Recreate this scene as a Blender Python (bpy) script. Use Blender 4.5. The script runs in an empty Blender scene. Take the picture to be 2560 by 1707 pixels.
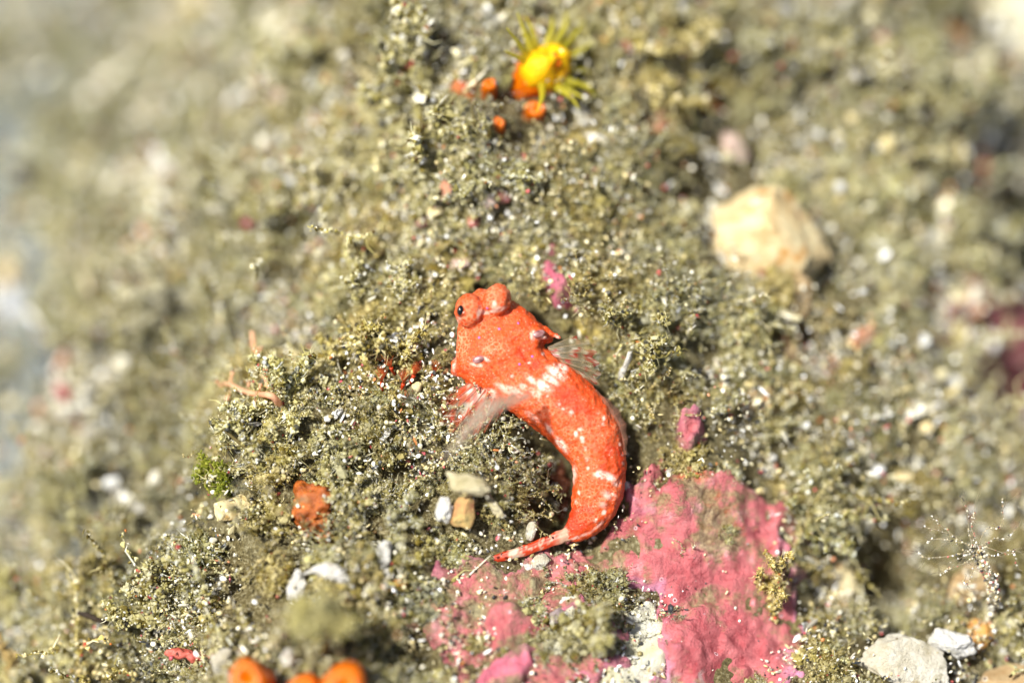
import bpy, bmesh, math, random
import numpy as np
from mathutils import Vector, Matrix

# ------------------------------------------------------------------ camera, world, sun, exposure
sc = bpy.context.scene
sc.unit_settings.system = 'METRIC'
sc.unit_settings.scale_length = 0.005        # a macro scene: one unit is about half a centimetre
PITCH = math.radians(58.0)
D0 = 28.444                                    # camera distance to the focused fish
SP, CP = math.sin(PITCH), math.cos(PITCH)
E_U = np.array([1.0, 0.0, 0.0])                # along the slope
E_V = np.array([0.0, SP, CP])                  # up the slope
E_W = np.array([0.0, -CP, SP])                 # out of the slope
CAM = E_W * D0
cam = bpy.data.cameras.new('camera')
cam.lens = 100.0
cam.sensor_width = 36.0
cam.clip_start = 0.5
cam.clip_end = 400.0
cam.dof.use_dof = True
cam.dof.focus_distance = D0 - 0.10
cam.dof.aperture_fstop = 0.1 / 2.3
cam.dof.aperture_blades = 0
camo = bpy.data.objects.new('camera', cam)
sc.collection.objects.link(camo)
camo.location = CAM
camo.rotation_euler = (math.pi / 2 - PITCH, 0, 0)
sc.camera = camo

SUN_DIR = Vector((-0.42, -0.18, 0.89)).normalized()   # towards the light
world = bpy.data.worlds.new('World')
sc.world = world
world.use_nodes = True
wn = world.node_tree
bgn = wn.nodes['Background']
sky = wn.nodes.new('ShaderNodeTexSky')
sky.sky_type = 'NISHITA'
sky.sun_disc = False
sky.sun_elevation = math.asin(SUN_DIR.z)
sky.sun_rotation = math.atan2(SUN_DIR.x, SUN_DIR.y)
sky.dust_density = 3.0
wn.links.new(sky.outputs[0], bgn.inputs[0])
bgn.inputs[1].default_value = 0.062
sun = bpy.data.lights.new('sun', 'SUN')
sun.energy = 4.9
sun.angle = math.radians(4.0)
sun.color = (1.0, 0.975, 0.92)
suno = bpy.data.objects.new('sun', sun)
suno.rotation_euler = SUN_DIR.to_track_quat('Z', 'Y').to_euler()
suno.location = SUN_DIR * 40
sc.collection.objects.link(suno)
sc.view_settings.view_transform = 'Standard'
sc.view_settings.look = 'None'
sc.view_settings.gamma = 1.0
sc.view_settings.exposure = 0.82
sc.render.engine = 'CYCLES'
sc.cycles.use_denoising = True
sc.cycles.max_bounces = 6
sc.cycles.diffuse_bounces = 3
sc.cycles.transparent_max_bounces = 12
sc.cycles.caustics_reflective = False
sc.cycles.caustics_refractive = False

# ------------------------------------------------------------------ helpers
rnd = random.Random(7)
rng = np.random.default_rng(11)
COL = sc.collection


def S(r, g, b):
    f = lambda c: (c / 255 / 12.92) if c <= 10 else ((c / 255 + 0.055) / 1.055) ** 2.4
    return np.array([f(r), f(g), f(b)])


def ray(px, py):
    """direction of unit view depth for a point of the picture"""
    px = np.asarray(px, float); py = np.asarray(py, float)
    u = (px - 1280.0) / 250.0 / D0
    v = (853.5 - py) / 250.0 / D0
    return u[..., None] * E_U + v[..., None] * E_V - E_W


def at_depth(px, py, dd):
    return CAM + ray(px, py) * (D0 + np.asarray(dd, float))[..., None]


def project(P):
    q = np.asarray(P, float) - CAM
    d = -(q @ E_W)
    u = (q @ E_U) / d * D0
    v = (q @ E_V) / d * D0
    return 1280.0 + u * 250.0, 853.5 - v * 250.0, d - D0


def _hash(ix, iy, iz):
    h = (ix.astype(np.int64) * 374761393 + iy.astype(np.int64) * 668265263 + iz.astype(np.int64) * 2147483647) & 0xffffffff
    h = ((h ^ (h >> 13)) * 1274126177) & 0xffffffff
    h = (h ^ (h >> 16)) & 0xffffffff
    return h / 4294967295.0


def vnoise(x, y, z=0.0):
    x, y, z = np.broadcast_arrays(np.asarray(x, float), np.asarray(y, float), np.asarray(z, float))
    ix, iy, iz = np.floor(x).astype(np.int64), np.floor(y).astype(np.int64), np.floor(z).astype(np.int64)
    fx, fy, fz = x - ix, y - iy, z - iz
    fx, fy, fz = [t * t * t * (t * (t * 6 - 15) + 10) for t in (fx, fy, fz)]
    r = 0
    for dx in (0, 1):
        for dy in (0, 1):
            for dz in (0, 1):
                w = (fx if dx else 1 - fx) * (fy if dy else 1 - fy) * (fz if dz else 1 - fz)
                r = r + w * _hash(ix + dx, iy + dy, iz + dz)
    return r * 2 - 1


def fbm(x, y, z=0.0, oct=4, lac=2.03, gain=0.5):
    r, a = 0.0, 1.0
    for k in range(oct):
        r = r + a * vnoise(np.asarray(x) + 17.3 * k, np.asarray(y) - 9.1 * k, np.asarray(z) + 3.7 * k)
        x = np.asarray(x) * lac; y = np.asarray(y) * lac; z = np.asarray(z) * lac
        a *= gain
    return r


def sstep(a, b, x):
    t = np.clip((x - a) / (b - a), 0, 1)
    return t * t * (3 - 2 * t)


def poly_sd(px, py, poly):
    """signed distance (pixels of the plan) to a polygon, negative inside"""
    poly = np.asarray(poly, float)
    d = np.full(np.shape(px), 1e9)
    ins = np.zeros(np.shape(px), bool)
    n = len(poly)
    for i in range(n):
        a, b = poly[i], poly[(i + 1) % n]
        ex, ey = b - a
        wx, wy = px - a[0], py - a[1]
        t = np.clip((wx * ex + wy * ey) / (ex * ex + ey * ey + 1e-9), 0, 1)
        d = np.minimum(d, np.hypot(wx - ex * t, wy - ey * t))
        c = ((a[1] > py) != (b[1] > py)) & (px < (b[0] - a[0]) * (py - a[1]) / (b[1] - a[1] + 1e-12) + a[0])
        ins ^= c
    return np.where(ins, -d, d)


def mesh_from(name, V, F, smooth=False):
    me = bpy.data.meshes.new(name)
    V = np.asarray(V, np.float32)
    F = np.asarray(F, np.int32)
    k = F.shape[1]
    me.vertices.add(len(V)); me.vertices.foreach_set('co', V.ravel())
    me.loops.add(F.size); me.loops.foreach_set('vertex_index', F.ravel())
    me.polygons.add(len(F)); me.polygons.foreach_set('loop_start', np.arange(0, F.size, k, dtype=np.int32))
    me.polygons.foreach_set('use_smooth', np.full(len(F), smooth))
    me.update(calc_edges=True)
    return me


def set_col(me, C, name='col'):
    C = np.asarray(C, np.float32)
    if C.shape[1] == 3:
        C = np.hstack([C, np.ones((len(C), 1), np.float32)])
    a = me.attributes.new(name, 'FLOAT_COLOR', 'POINT')
    a.data.foreach_set('color', C.ravel())


def set_f(me, A, name):
    a = me.attributes.new(name, 'FLOAT', 'POINT')
    a.data.foreach_set('value', np.asarray(A, np.float32))


def link(name, me, mat, parent=None, loc=None):
    o = bpy.data.objects.new(name, me)
    COL.objects.link(o)
    if mat is not None:
        me.materials.append(mat)
    if loc is not None:
        o.location = loc
    if parent is not None:
        o.parent = parent
    return o


def tag(o, label=None, cat=None, group=None, kind=None):
    if label: o['label'] = label
    if cat: o['category'] = cat
    if group: o['group'] = group
    if kind: o['kind'] = kind
    return o


def empty(name, loc):
    o = bpy.data.objects.new(name, None)
    o.empty_display_size = 0.1
    COL.objects.link(o)
    o.location = loc
    return o


# ------------------------------------------------------------------ materials
def nmat(name):
    m = bpy.data.materials.new(name)
    m.use_nodes = True
    nt = m.node_tree
    nt.nodes.clear()
    out = nt.nodes.new('ShaderNodeOutputMaterial')
    return m, nt, out


def N(nt, typ, **kw):
    n = nt.nodes.new(typ)
    for k, v in kw.items():
        setattr(n, k, v)
    return n


def ramp(nt, src, stops):
    r = N(nt, 'ShaderNodeValToRGB')
    e = r.color_ramp.elements
    while len(e) < len(stops):
        e.new(0.5)
    for i, (p, c) in enumerate(stops):
        e[i].position = p
        e[i].color = (*[float(t) for t in c], 1)
    nt.links.new(src, r.inputs[0])
    return r.outputs[0]


def mixc(nt, fac, a, b, mode='MIX'):
    m = N(nt, 'ShaderNodeMix', data_type='RGBA', blend_type=mode)
    for sock, val in ((m.inputs[0], fac), (m.inputs[6], a), (m.inputs[7], b)):
        if hasattr(val, 'links') or isinstance(val, bpy.types.NodeSocket):
            nt.links.new(val, sock)
        elif np.ndim(val) == 0:
            sock.default_value = float(val)
        else:
            sock.default_value = (*[float(t) for t in val], 1)
    return m.outputs[2]


def noise(nt, scale, detail=4, rough=0.6, coord=None):
    n = N(nt, 'ShaderNodeTexNoise')
    n.inputs['Scale'].default_value = scale
    n.inputs['Detail'].default_value = detail
    n.inputs['Roughness'].default_value = rough
    if coord is not None:
        nt.links.new(coord, n.inputs['Vector'])
    return n.outputs[0]


def bump(nt, h, strength, dist):
    b = N(nt, 'ShaderNodeBump')
    b.inputs['Strength'].default_value = strength
    b.inputs['Distance'].default_value = dist
    nt.links.new(h, b.inputs['Height'])
    return b.outputs[0]


def principled(nt, out, base, rough=0.5, spec=0.4, normal=None, sss=0.0, sss_r=(1, .4, .2), sss_scale=0.05, transl=0.0, alpha=None):
    p = N(nt, 'ShaderNodeBsdfPrincipled')
    if isinstance(base, bpy.types.NodeSocket):
        nt.links.new(base, p.inputs['Base Color'])
    else:
        p.inputs['Base Color'].default_value = (*[float(t) for t in base], 1)
    p.inputs['Roughness'].default_value = rough
    p.inputs['Specular IOR Level'].default_value = spec
    if sss:
        p.inputs['Subsurface Weight'].default_value = sss
        p.inputs['Subsurface Radius'].default_value = sss_r
        p.inputs['Subsurface Scale'].default_value = sss_scale
    if normal is not None:
        nt.links.new(normal, p.inputs['Normal'])
    res = p.outputs[0]
    if transl:
        t = N(nt, 'ShaderNodeBsdfTranslucent')
        if isinstance(base, bpy.types.NodeSocket):
            nt.links.new(base, t.inputs[0])
        else:
            t.inputs[0].default_value = (*[float(x) for x in base], 1)
        mx = N(nt, 'ShaderNodeMixShader')
        mx.inputs[0].default_value = transl
        nt.links.new(res, mx.inputs[1]); nt.links.new(t.outputs[0], mx.inputs[2])
        res = mx.outputs[0]
    if alpha is not None:
        tr = N(nt, 'ShaderNodeBsdfTransparent')
        mx = N(nt, 'ShaderNodeMixShader')
        if isinstance(alpha, bpy.types.NodeSocket):
            nt.links.new(alpha, mx.inputs[0])
        else:
            mx.inputs[0].default_value = alpha
        nt.links.new(tr.outputs[0], mx.inputs[1]); nt.links.new(res, mx.inputs[2])
        res = mx.outputs[0]
    nt.links.new(res, out.inputs[0])
    return p


def attr(nt, name, typ='GEOMETRY'):
    a = N(nt, 'ShaderNodeAttribute', attribute_type=typ, attribute_name=name)
    return a


def obj_coord(nt):
    return N(nt, 'ShaderNodeTexCoord').outputs['Object']


def mat_instanced(name, rough, spec, transl):
    m, nt, out = nmat(name)
    c = attr(nt, 'col').outputs['Color']
    t = attr(nt, 'tint', 'INSTANCER').outputs['Color']
    principled(nt, out, mixc(nt, 1.0, c, t, 'MULTIPLY'), rough, spec, transl=transl)
    return m


def mat_vcol(name, rough=0.6, spec=0.4, transl=0.0, mott=None, sss=0.0, bmp=None, alpha=None):
    m, nt, out = nmat(name)
    c = attr(nt, 'col').outputs['Color']
    co = obj_coord(nt)
    if mott:
        n = noise(nt, mott[0], 5, 0.65, co)
        c = mixc(nt, 1.0, c, ramp(nt, n, [(0.3, [1 - mott[1]] * 3), (0.7, [1 + mott[1] * 0.3] * 3)]), 'MULTIPLY')
    nr = None
    if bmp:
        nr = bump(nt, noise(nt, bmp[0], 6, 0.65, co), bmp[1], bmp[2])
    principled(nt, out, c, rough, spec, nr, transl=transl, sss=sss, alpha=alpha)
    return m


def mat_plain(name, c, rough=0.5, spec=0.4, transl=0.0, mott=(8, 0.25), sss=0.0, bmp=(20, 0.4, 0.02), alpha=None, c2=None):
    m, nt, out = nmat(name)
    co = obj_coord(nt)
    n = noise(nt, mott[0], 5, 0.65, co)
    c = np.asarray(c, float)
    b = ramp(nt, n, [(0.32, c * (1 - mott[1])), (0.68, c if c2 is None else np.asarray(c2))])
    nr = bump(nt, noise(nt, bmp[0], 6, 0.65, co), bmp[1], bmp[2]) if bmp else None
    principled(nt, out, b, rough, spec, nr, transl=transl, sss=sss, sss_r=(1, .5, .3), alpha=alpha)
    return m


def mat_speckle(name, base, base2, spots, edge=None, rough=0.55, spec=0.35, bscale=3.0, extra=None, dust=0.56, pale=None):
    """mottled mineral or crust: two tones by noise, sparse spots by voronoi"""
    m, nt, out = nmat(name)
    co = obj_coord(nt)
    c = ramp(nt, noise(nt, bscale, 8, 0.72, co), [(0.30, base), (0.60, base2)] if pale is None else [(0.30, base), (0.55, base2), (0.70, pale)])
    if extra is not None:
        fac = ramp(nt, noise(nt, extra[1], 4, 0.6, co), [(extra[2], (0, 0, 0)), (extra[2] + 0.08, (1, 1, 1))])
        c = mixc(nt, fac, c, extra[0])
    for (colr, scale, lim) in spots:
        vo = N(nt, 'ShaderNodeTexVoronoi')
        vo.inputs['Scale'].default_value = scale
        nt.links.new(co, vo.inputs['Vector'])
        keep = N(nt, 'ShaderNodeMath', operation='GREATER_THAN')
        nt.links.new(vo.outputs['Color'], keep.inputs[0]); keep.inputs[1].default_value = 0.66
        lt = ramp(nt, vo.outputs['Distance'], [(lim * 0.75, (1, 1, 1)), (lim, (0, 0, 0))])
        f = N(nt, 'ShaderNodeMath', operation='MULTIPLY')
        nt.links.new(lt, f.inputs[0]); nt.links.new(keep.outputs[0], f.inputs[1])
        c = mixc(nt, f.outputs[0], c, colr)
    if dust is not None:
        f_ = ramp(nt, noise(nt, 2.1, 8, 0.72, co), [(dust, (0, 0, 0)), (dust + 0.10, (.85, .85, .85))])
        c = mixc(nt, f_, c, ramp(nt, noise(nt, 22, 4, .7, co), [(.35, S(96, 84, 48)), (.65, S(176, 164, 118))]))
    if edge is not None:
        a = attr(nt, 'edge')
        c = mixc(nt, a.outputs['Fac'], c, edge)
    hb = noise(nt, bscale * 9, 6, 0.7, co)
    principled(nt, out, c, rough, spec, bump(nt, hb, 0.9, 0.05))
    return m


# ------------------------------------------------------------------ the terrain: a silted reef slope that drops away on the left
CTRL = [
    (1280, 870, .32), (1450, 1080, .32), (1480, 1250, .25), (1300, 1380, .15), (700, 1050, .12), (560, 1100, .2), (950, 1250, -.05), (775, 1280, .02),
    (1100, 1150, .05), (1150, 1330, -.1), (900, 950, .15), (1000, 900, .2),
    (1600, 1300, .1), (1800, 1400, .15), (1750, 1180, .2), (2000, 1400, .5), (2100, 1500, .65), (2250, 1640, .35), (2430, 1500, .6), (1600, 1600, -.1),
    (1900, 1650, .1), (1450, 1620, -.35), (1250, 1620, -.55), (1000, 1500, -.35), (800, 1600, -.6), (620, 1680, -.6), (400, 1500, .15), (560, 1400, .05),
    (480, 1650, -.2), (250, 1400, .9), (100, 1300, 2.0), (430, 1250, 1.3), (480, 1150, 1.4), (280, 970, 2.1), (500, 850, 2.2), (610, 756, 1.9), (690, 645, 2.0), (850, 720, 1.1),
    (750, 900, 1.0), (560, 950, 1.7), (1000, 620, .8), (1200, 500, .75), (1300, 620, .65), (1150, 330, .85), (1350, 170, 1.0), (1200, 30, 1.2), (950, 100, 1.7),
    (900, 350, 1.5), (790, 315, 2.4), (700, 250, 3.3), (610, 180, 4.5), (700, 60, 3.8), (410, 45, 6.0), (415, 205, 5.0), (465, 420, 3.6), (385, 540, 3.0), (250, 700, 3.4),
    (0, 0, 7.5), (180, 80, 7.0), (0, 300, 6.2), (0, 500, 5.2), (50, 780, 4.6), (50, 1000, 3.6), (0, 1500, 2.6), (200, 1600, 1.0), (60, 1690, 1.0), (250, 1200, 1.8),
    (1500, 300, 1.3), (1600, 120, 1.7), (1770, 390, 2.0), (1750, 540, 1.5), (1900, 620, 1.35), (1700, 750, .85), (1650, 950, .45), (1900, 900, 1.0), (2000, 1020, 1.0),
    (2000, 200, 2.4), (2450, 540, 3.0), (2330, 340, 2.7), (2560, 0, 4.2), (2200, 60, 3.1), (2560, 400, 3.8), (2500, 870, 2.6), (2300, 1020, 1.6), (2330, 1200, 1.2),
    (2100, 1200, .8), (2560, 1250, 1.7), (2560, 1650, .6), (2150, 800, 1.6), (1500, 600, .8), (1550, 780, .6),
    (1280, 1900, -.9), (400, 1900, .2), (2300, 1900, .3), (1280, -250, 2.2), (2300, -250, 4.2), (600, -250, 6.0), (-200, -200, 9.0), (-250, 700, 6.0), (-250, 1500, 4.0), (2800, 800, 4.0), (2800, 1500, 1.5),
]
cp = np.array(CTRL)
cw = at_depth(cp[:, 0], cp[:, 1], cp[:, 2])
ring = [(-13, -8, -4.6), (-13, 0, -4.4), (-13, 8, -5.0), (-10, 15, -5.4), (0, 15, -3.2), (10, 15, -4.0), (14, 8, -4.0), (14, 0, -3.0), (13, -9, -3.5), (6, -10, -4.5), (-4, -10, -4.8)]
cw = np.vstack([cw, np.array(ring, float)])
_A = np.hypot(cw[:, None, 0] - cw[None, :, 0], cw[:, None, 1] - cw[None, :, 1])
_n = len(cw)
_M = np.zeros((_n + 3, _n + 3))
_M[:_n, :_n] = -_A + np.eye(_n) * 0.06
_M[:_n, _n] = 1; _M[:_n, _n + 1:] = cw[:, :2]
_M[_n, :_n] = 1; _M[_n + 1:, :_n] = cw[:, :2].T
_w = np.linalg.solve(_M, np.concatenate([cw[:, 2], [0, 0, 0]]))


def h_smooth(x, y):
    sh = np.shape(x)
    x = np.ravel(x); y = np.ravel(y)
    out = np.empty(len(x))
    for i in range(0, len(x), 20000):
        r = np.hypot(x[i:i + 20000, None] - cw[None, :, 0], y[i:i + 20000, None] - cw[None, :, 1])
        out[i:i + 20000] = -r @ _w[:_n] + _w[_n] + x[i:i + 20000] * _w[_n + 1] + y[i:i + 20000] * _w[_n + 2]
    return out.reshape(sh)


PITS = [(1165, 1255, -.42, .2, .0), (1375, 1150, .55, .20, .3), (1390, 1250, .5, .16, .3), (2205, 1400, 2.4, .33, .9), (2585, 545, 5.0, .42, 3.6), (2040, 850, .8, .18, 1.2), (2560, 1040, 1.6, .4, 2.8),
        (430, 1060, .4, .35, 1.7), (560, 700, .35, .3, 2.0), (460, 1310, .5, .3, 1.2), (1000, 600, .25, .22, .8), (1420, 590, .35, .16, .8), (830, 790, .3, .2, .9),
        (1340, 320, .2, .2, 1.0), (300, 1420, .3, .25, .9), (540, 1180, .4, .3, 1.3)]
PITW = [(*at_depth(a, b, e)[:2], d, r) for (a, b, d, r, e) in PITS]

PINK_MAIN = [(1560, 1215), (1640, 1195), (1790, 1162), (1850, 1200), (1900, 1235), (1985, 1250), (1975, 1340), (2000, 1370), (1960, 1420), (2010, 1450), (2020, 1540), (2045, 1565), (1985, 1640),
             (1940, 1760), (1640, 1770), (1650, 1600), (1655, 1490), (1560, 1470), (1470, 1455), (1405, 1400), (1440, 1375), (1540, 1335), (1585, 1290)]
PINK_LOW = [(1090, 1405), (1200, 1395), (1350, 1405), (1440, 1450), (1420, 1520), (1450, 1560), (1550, 1640), (1560, 1760), (1180, 1770), (1060, 1650), (960, 1590), (1080, 1540), (1095, 1470)]
CHALK = [(1600, 1475), (1660, 1500), (1655, 1600), (1645, 1765), (1480, 1765), (1530, 1640), (1560, 1560)]
PINK_SMALL = [(1690, 1050), (1735, 1028), (1760, 1080), (1750, 1130), (1700, 1150), (1680, 1100)]
PINK_UP = [(1335, 640), (1390, 630), (1405, 690), (1450, 735), (1445, 780), (1405, 765), (1350, 715)]
MAROON = [(2370, 800), (2440, 735), (2660, 720), (2660, 1110), (2510, 1120), (2400, 1000)]
SMOOTH_POLYS = [PINK_MAIN, PINK_LOW, CHALK, MAROON]

TX0, TX1, TY0, TY1, TST = -13.0, 13.0, -9.0, 15.0, 0.07
gx = np.arange(TX0, TX1 + 1e-6, TST); gy = np.arange(TY0, TY1 + 1e-6, TST)
GX, GY = np.meshgrid(gx, gy)
GZ = h_smooth(GX, GY)
_p = project(np.stack([GX, GY, GZ], -1))
_flat = np.full(GX.shape, 1e9)
for q in SMOOTH_POLYS:
    _flat = np.minimum(_flat, poly_sd(_p[0], _p[1], q))
_rough = 0.25 + 0.75 * sstep(-40, 60, _flat)
_rough *= 0.3 + 0.7 * sstep(60, 190, np.hypot(_p[0] - 1400, (_p[1] - 1060) * 0.6))
GZ = GZ + _rough * (0.23 * fbm(GX * 1.1, GY * 1.1, 5.0) + (0.13 + .07 * sstep(.5, 2., _p[2])) * fbm(GX * 2.9, GY * 2.9, 9.0) + 0.05 * fbm(GX * 7.0, GY * 7.0, 2.0, 2))
for (qx, qy, qd, qr) in PITW:
    GZ = GZ - qd * np.exp(-((GX - qx) ** 2 + (GY - qy) ** 2) / (2 * qr * qr))


def ground(x, y):
    fx = np.clip((np.asarray(x) - TX0) / TST, 0, len(gx) - 1.001); fy = np.clip((np.asarray(y) - TY0) / TST, 0, len(gy) - 1.001)
    i = fx.astype(int); j = fy.astype(int); a = fx - i; b = fy - j
    return GZ[j, i] * (1 - a) * (1 - b) + GZ[j, i + 1] * a * (1 - b) + GZ[j + 1, i] * (1 - a) * b + GZ[j + 1, i + 1] * a * b


def gnormal(x, y, e=0.12):
    nx = ground(np.asarray(x) - e, y) - ground(np.asarray(x) + e, y)
    ny = ground(x, np.asarray(y) - e) - ground(x, np.asarray(y) + e)
    n = np.stack([nx, ny, np.full(np.shape(nx), 2 * e)], -1)
    return n / np.linalg.norm(n, axis=-1, keepdims=True)


def hit(px, py):
    """first ground point under a spot of the plan"""
    r = ray(px, py)
    d = np.arange(D0 - 3.0, D0 + 12.0, 0.02)
    P = CAM + r * d[:, None]
    below = P[:, 2] < ground(P[:, 0], P[:, 1])
    k = int(np.argmax(below)) if below.any() else len(d) - 1
    return P[k]


def L2W(o, u, v, w):
    """a point given along / up / out of the slope from o"""
    return np.asarray(o) + np.asarray(u)[..., None] * E_U + np.asarray(v)[..., None] * E_V + np.asarray(w)[..., None] * E_W


nx_, ny_ = len(gx), len(gy)
idx = np.arange(nx_ * ny_).reshape(ny_, nx_)
quads = np.stack([idx[:-1, :-1], idx[:-1, 1:], idx[1:, 1:], idx[1:, :-1]], -1).reshape(-1, 4)
# far skirt so that the seabed goes on beyond the mound
SK = [(-220, -220), (220, -220), (220, 220), (-220, 220)]
V = np.stack([GX, GY, GZ], -1).reshape(-1, 3)
corner = [idx[0, 0], idx[0, -1], idx[-1, -1], idx[-1, 0]]
base = len(V)
V = np.vstack([V, np.array([(a, b, -5.0) for a, b in SK])])
me = bpy.data.meshes.new('seabed')
edge_rows = [list(idx[0, :]), list(idx[:, -1]), list(idx[-1, ::-1]), list(idx[::-1, 0])]
faces = [tuple(q) for q in quads.tolist()]
for k in range(4):
    row = edge_rows[k]
    faces.append(tuple([base + k, base + (k + 1) % 4] + [int(t) for t in reversed(row)]))
me.from_pydata(V.tolist(), [], faces)
me.polygons.foreach_set('use_smooth', np.ones(len(me.polygons), bool))
m, nt, out = nmat('silt and dark sand')
co = obj_coord(nt)
c = ramp(nt, noise(nt, 1.1, 5, 0.6, co), [(0.35, S(74, 62, 30)), (0.5, S(96, 86, 50)), (0.68, S(116, 110, 84))])
c2 = ramp(nt, noise(nt, 26, 4, 0.7, co), [(0.36, S(40, 36, 28)), (0.5, S(112, 100, 62)), (0.66, S(196, 188, 152))])
c = mixc(nt, 0.5, c, c2)
sep = N(nt, 'ShaderNodeSeparateXYZ'); nt.links.new(co, sep.inputs[0])
low = N(nt, 'ShaderNodeMapRange'); low.inputs['From Min'].default_value = -1.6; low.inputs['From Max'].default_value = -3.2
nt.links.new(sep.outputs['Z'], low.inputs['Value'])
lft = N(nt, 'ShaderNodeMapRange'); lft.inputs['From Min'].default_value = -3.0; lft.inputs['From Max'].default_value = -4.6
nt.links.new(sep.outputs['X'], lft.inputs['Value'])
lf2 = N(nt, 'ShaderNodeMath', operation='MULTIPLY'); nt.links.new(low.outputs[0], lf2.inputs[0]); nt.links.new(lft.outputs[0], lf2.inputs[1])
c = mixc(nt, lf2.outputs[0], c, ramp(nt, noise(nt, 2.2, 5, 0.6, co), [(0.35, S(96, 102, 102)), (0.65, S(136, 146, 148))]))
principled(nt, out, c, 0.75, 0.3, bump(nt, noise(nt, 18, 6, 0.7, co), 0.9, 0.08))
seabed = tag(link('seabed', me, m), 'silty olive and grey seabed slope under the algal turf', None, None, 'structure')

# ------------------------------------------------------------------ building blocks for crumbs, grains and filaments
_t = (1 + 5 ** 0.5) / 2
ICO_V = np.array([(-1, _t, 0), (1, _t, 0), (-1, -_t, 0), (1, -_t, 0), (0, -1, _t), (0, 1, _t), (0, -1, -_t), (0, 1, -_t), (_t, 0, -1), (_t, 0, 1), (-_t, 0, -1), (-_t, 0, 1)], float)
ICO_V /= np.linalg.norm(ICO_V[0])
ICO_F = np.array([(0, 11, 5), (0, 5, 1), (0, 1, 7), (0, 7, 10), (0, 10, 11), (1, 5, 9), (5, 11, 4), (11, 10, 2), (10, 7, 6), (7, 1, 8), (3, 9, 4), (3, 4, 2), (3, 2, 6), (3, 6, 8), (3, 8, 9), (4, 9, 5), (2, 4, 11), (6, 2, 10), (8, 6, 7), (9, 8, 1)])


def rand_rot(n, g):
    q = g.normal(size=(n, 4)); q /= np.linalg.norm(q, axis=1, keepdims=True)
    w, x, y, z = q.T
    return np.stack([np.stack([1 - 2 * (y * y + z * z), 2 * (x * y - z * w), 2 * (x * z + y * w)], -1),
                     np.stack([2 * (x * y + z * w), 1 - 2 * (x * x + z * z), 2 * (y * z - x * w)], -1),
                     np.stack([2 * (x * z - y * w), 2 * (y * z + x * w), 1 - 2 * (x * x + y * y)], -1)], 1)


def crumbs(P, R, C, g, jit=0.35, aniso=0.45):
    """one small angular body per point: verts, faces, colours"""
    n = len(P)
    v = ICO_V[None] * (1 + g.uniform(-jit, jit, (n, 12, 1)))
    v = v * g.uniform(1 - aniso, 1 + aniso * 0.6, (n, 1, 3))
    v = np.einsum('nij,nkj->nki', rand_rot(n, g), v) * R[:, None, None] + P[:, None, :]
    f = ICO_F[None] + (np.arange(n) * 12)[:, None, None]
    c = np.repeat(C[:, None, :], 12, 1)
    return v.reshape(-1, 3), f.reshape(-1, 3), c.reshape(-1, 3)


def threads(A, B, r, C, g, bend=0.15):
    """thin three-sided filaments from A to B, in two bent pieces"""
    n = len(A)
    d = B - A
    ln = np.linalg.norm(d, axis=1, keepdims=True) + 1e-9
    s1 = np.cross(d, g.normal(size=(n, 3))); s1 /= np.linalg.norm(s1, axis=1, keepdims=True) + 1e-9
    s2 = np.cross(d / ln, s1)
    mid = (A + B) / 2 + g.normal(size=(n, 3)) * ln * bend
    vs = []
    for P, k in ((A, 1.0), (mid, 0.75), (B, 0.25)):
        for a in (0, 2.094, 4.189):
            vs.append(P + (s1 * math.cos(a) + s2 * math.sin(a)) * (r[:, None] * k))
    v = np.stack(vs, 1)
    F = []
    for lv in (0, 3):
        for k in range(3):
            a, b = lv + k, lv + (k + 1) % 3
            F += [(a, b, b + 3), (a, b + 3, a + 3)]
    F = np.array(F)
    f = F[None] + (np.arange(n) * 9)[:, None, None]
    c = np.repeat(C[:, None, :], 9, 1)
    return v.reshape(-1, 3), f.reshape(-1, 3), c.reshape(-1, 3)


def cat(parts):
    V, F, C, o = [], [], [], 0
    for v, f, c in parts:
        V.append(v); F.append(f + o); C.append(c); o += len(v)
    return np.vstack(V), np.vstack(F), np.vstack(C)


OLIVE = [S(194, 185, 128), S(174, 165, 104), S(214, 207, 162), S(152, 142, 78), S(192, 186, 148), S(124, 110, 48)]
PALE = [S(232, 226, 196), S(222, 212, 170), S(240, 238, 224), S(206, 206, 200)]
DARK = [S(62, 62, 58), S(48, 44, 38), S(84, 82, 70), S(84, 64, 26)]
WARM = [S(196, 92, 84), S(200, 130, 70), S(170, 60, 62)]


def crumb_cols(n, g, pale=0.19, dark=0.07, warm=0.014):
    k = g.random(n)
    pick = lambda L: np.array(L)[g.integers(0, len(L), n)]
    c = pick(OLIVE)
    c = np.where((k < pale)[:, None], pick(PALE), c)
    c = np.where(((k > pale) & (k < pale + dark))[:, None], pick(DARK), c)
    c = np.where(((k > 1 - warm))[:, None], pick(WARM), c)
    return c * g.uniform(0.85, 1.12, (n, 1))


_bm = bmesh.new(); bmesh.ops.create_icosphere(_bm, subdivisions=2, radius=1.0)
IC2_V = np.array([q.co for q in _bm.verts]); IC2_F = np.array([[q.index for q in t.verts] for t in _bm.faces]); _bm.free()


def cores(P, R, g):
    """soft lumps of silt that hold the crumbs together"""
    n, k = len(P), len(IC2_V)
    s = g.uniform(0, 50, n)[:, None]
    v = IC2_V[None] * (1 + 0.45 * vnoise(IC2_V[None, :, 0] * 2.3 + s, IC2_V[None, :, 1] * 2.3, IC2_V[None, :, 2] * 2.3))[..., None] * (1 + g.uniform(-.16, .16, (n, k, 1)))
    v = v * g.uniform(0.7, 1.2, (n, 1, 3)) * R[:, None, None] + P[:, None, :]
    f = IC2_F[None] + (np.arange(n) * k)[:, None, None]
    c = np.array(OLIVE)[g.integers(0, len(OLIVE), n)][:, None, :] * g.uniform(.8, 1.12, (n, k, 1))
    return v.reshape(-1, 3), f.reshape(-1, 3), c.reshape(-1, 3)


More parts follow.
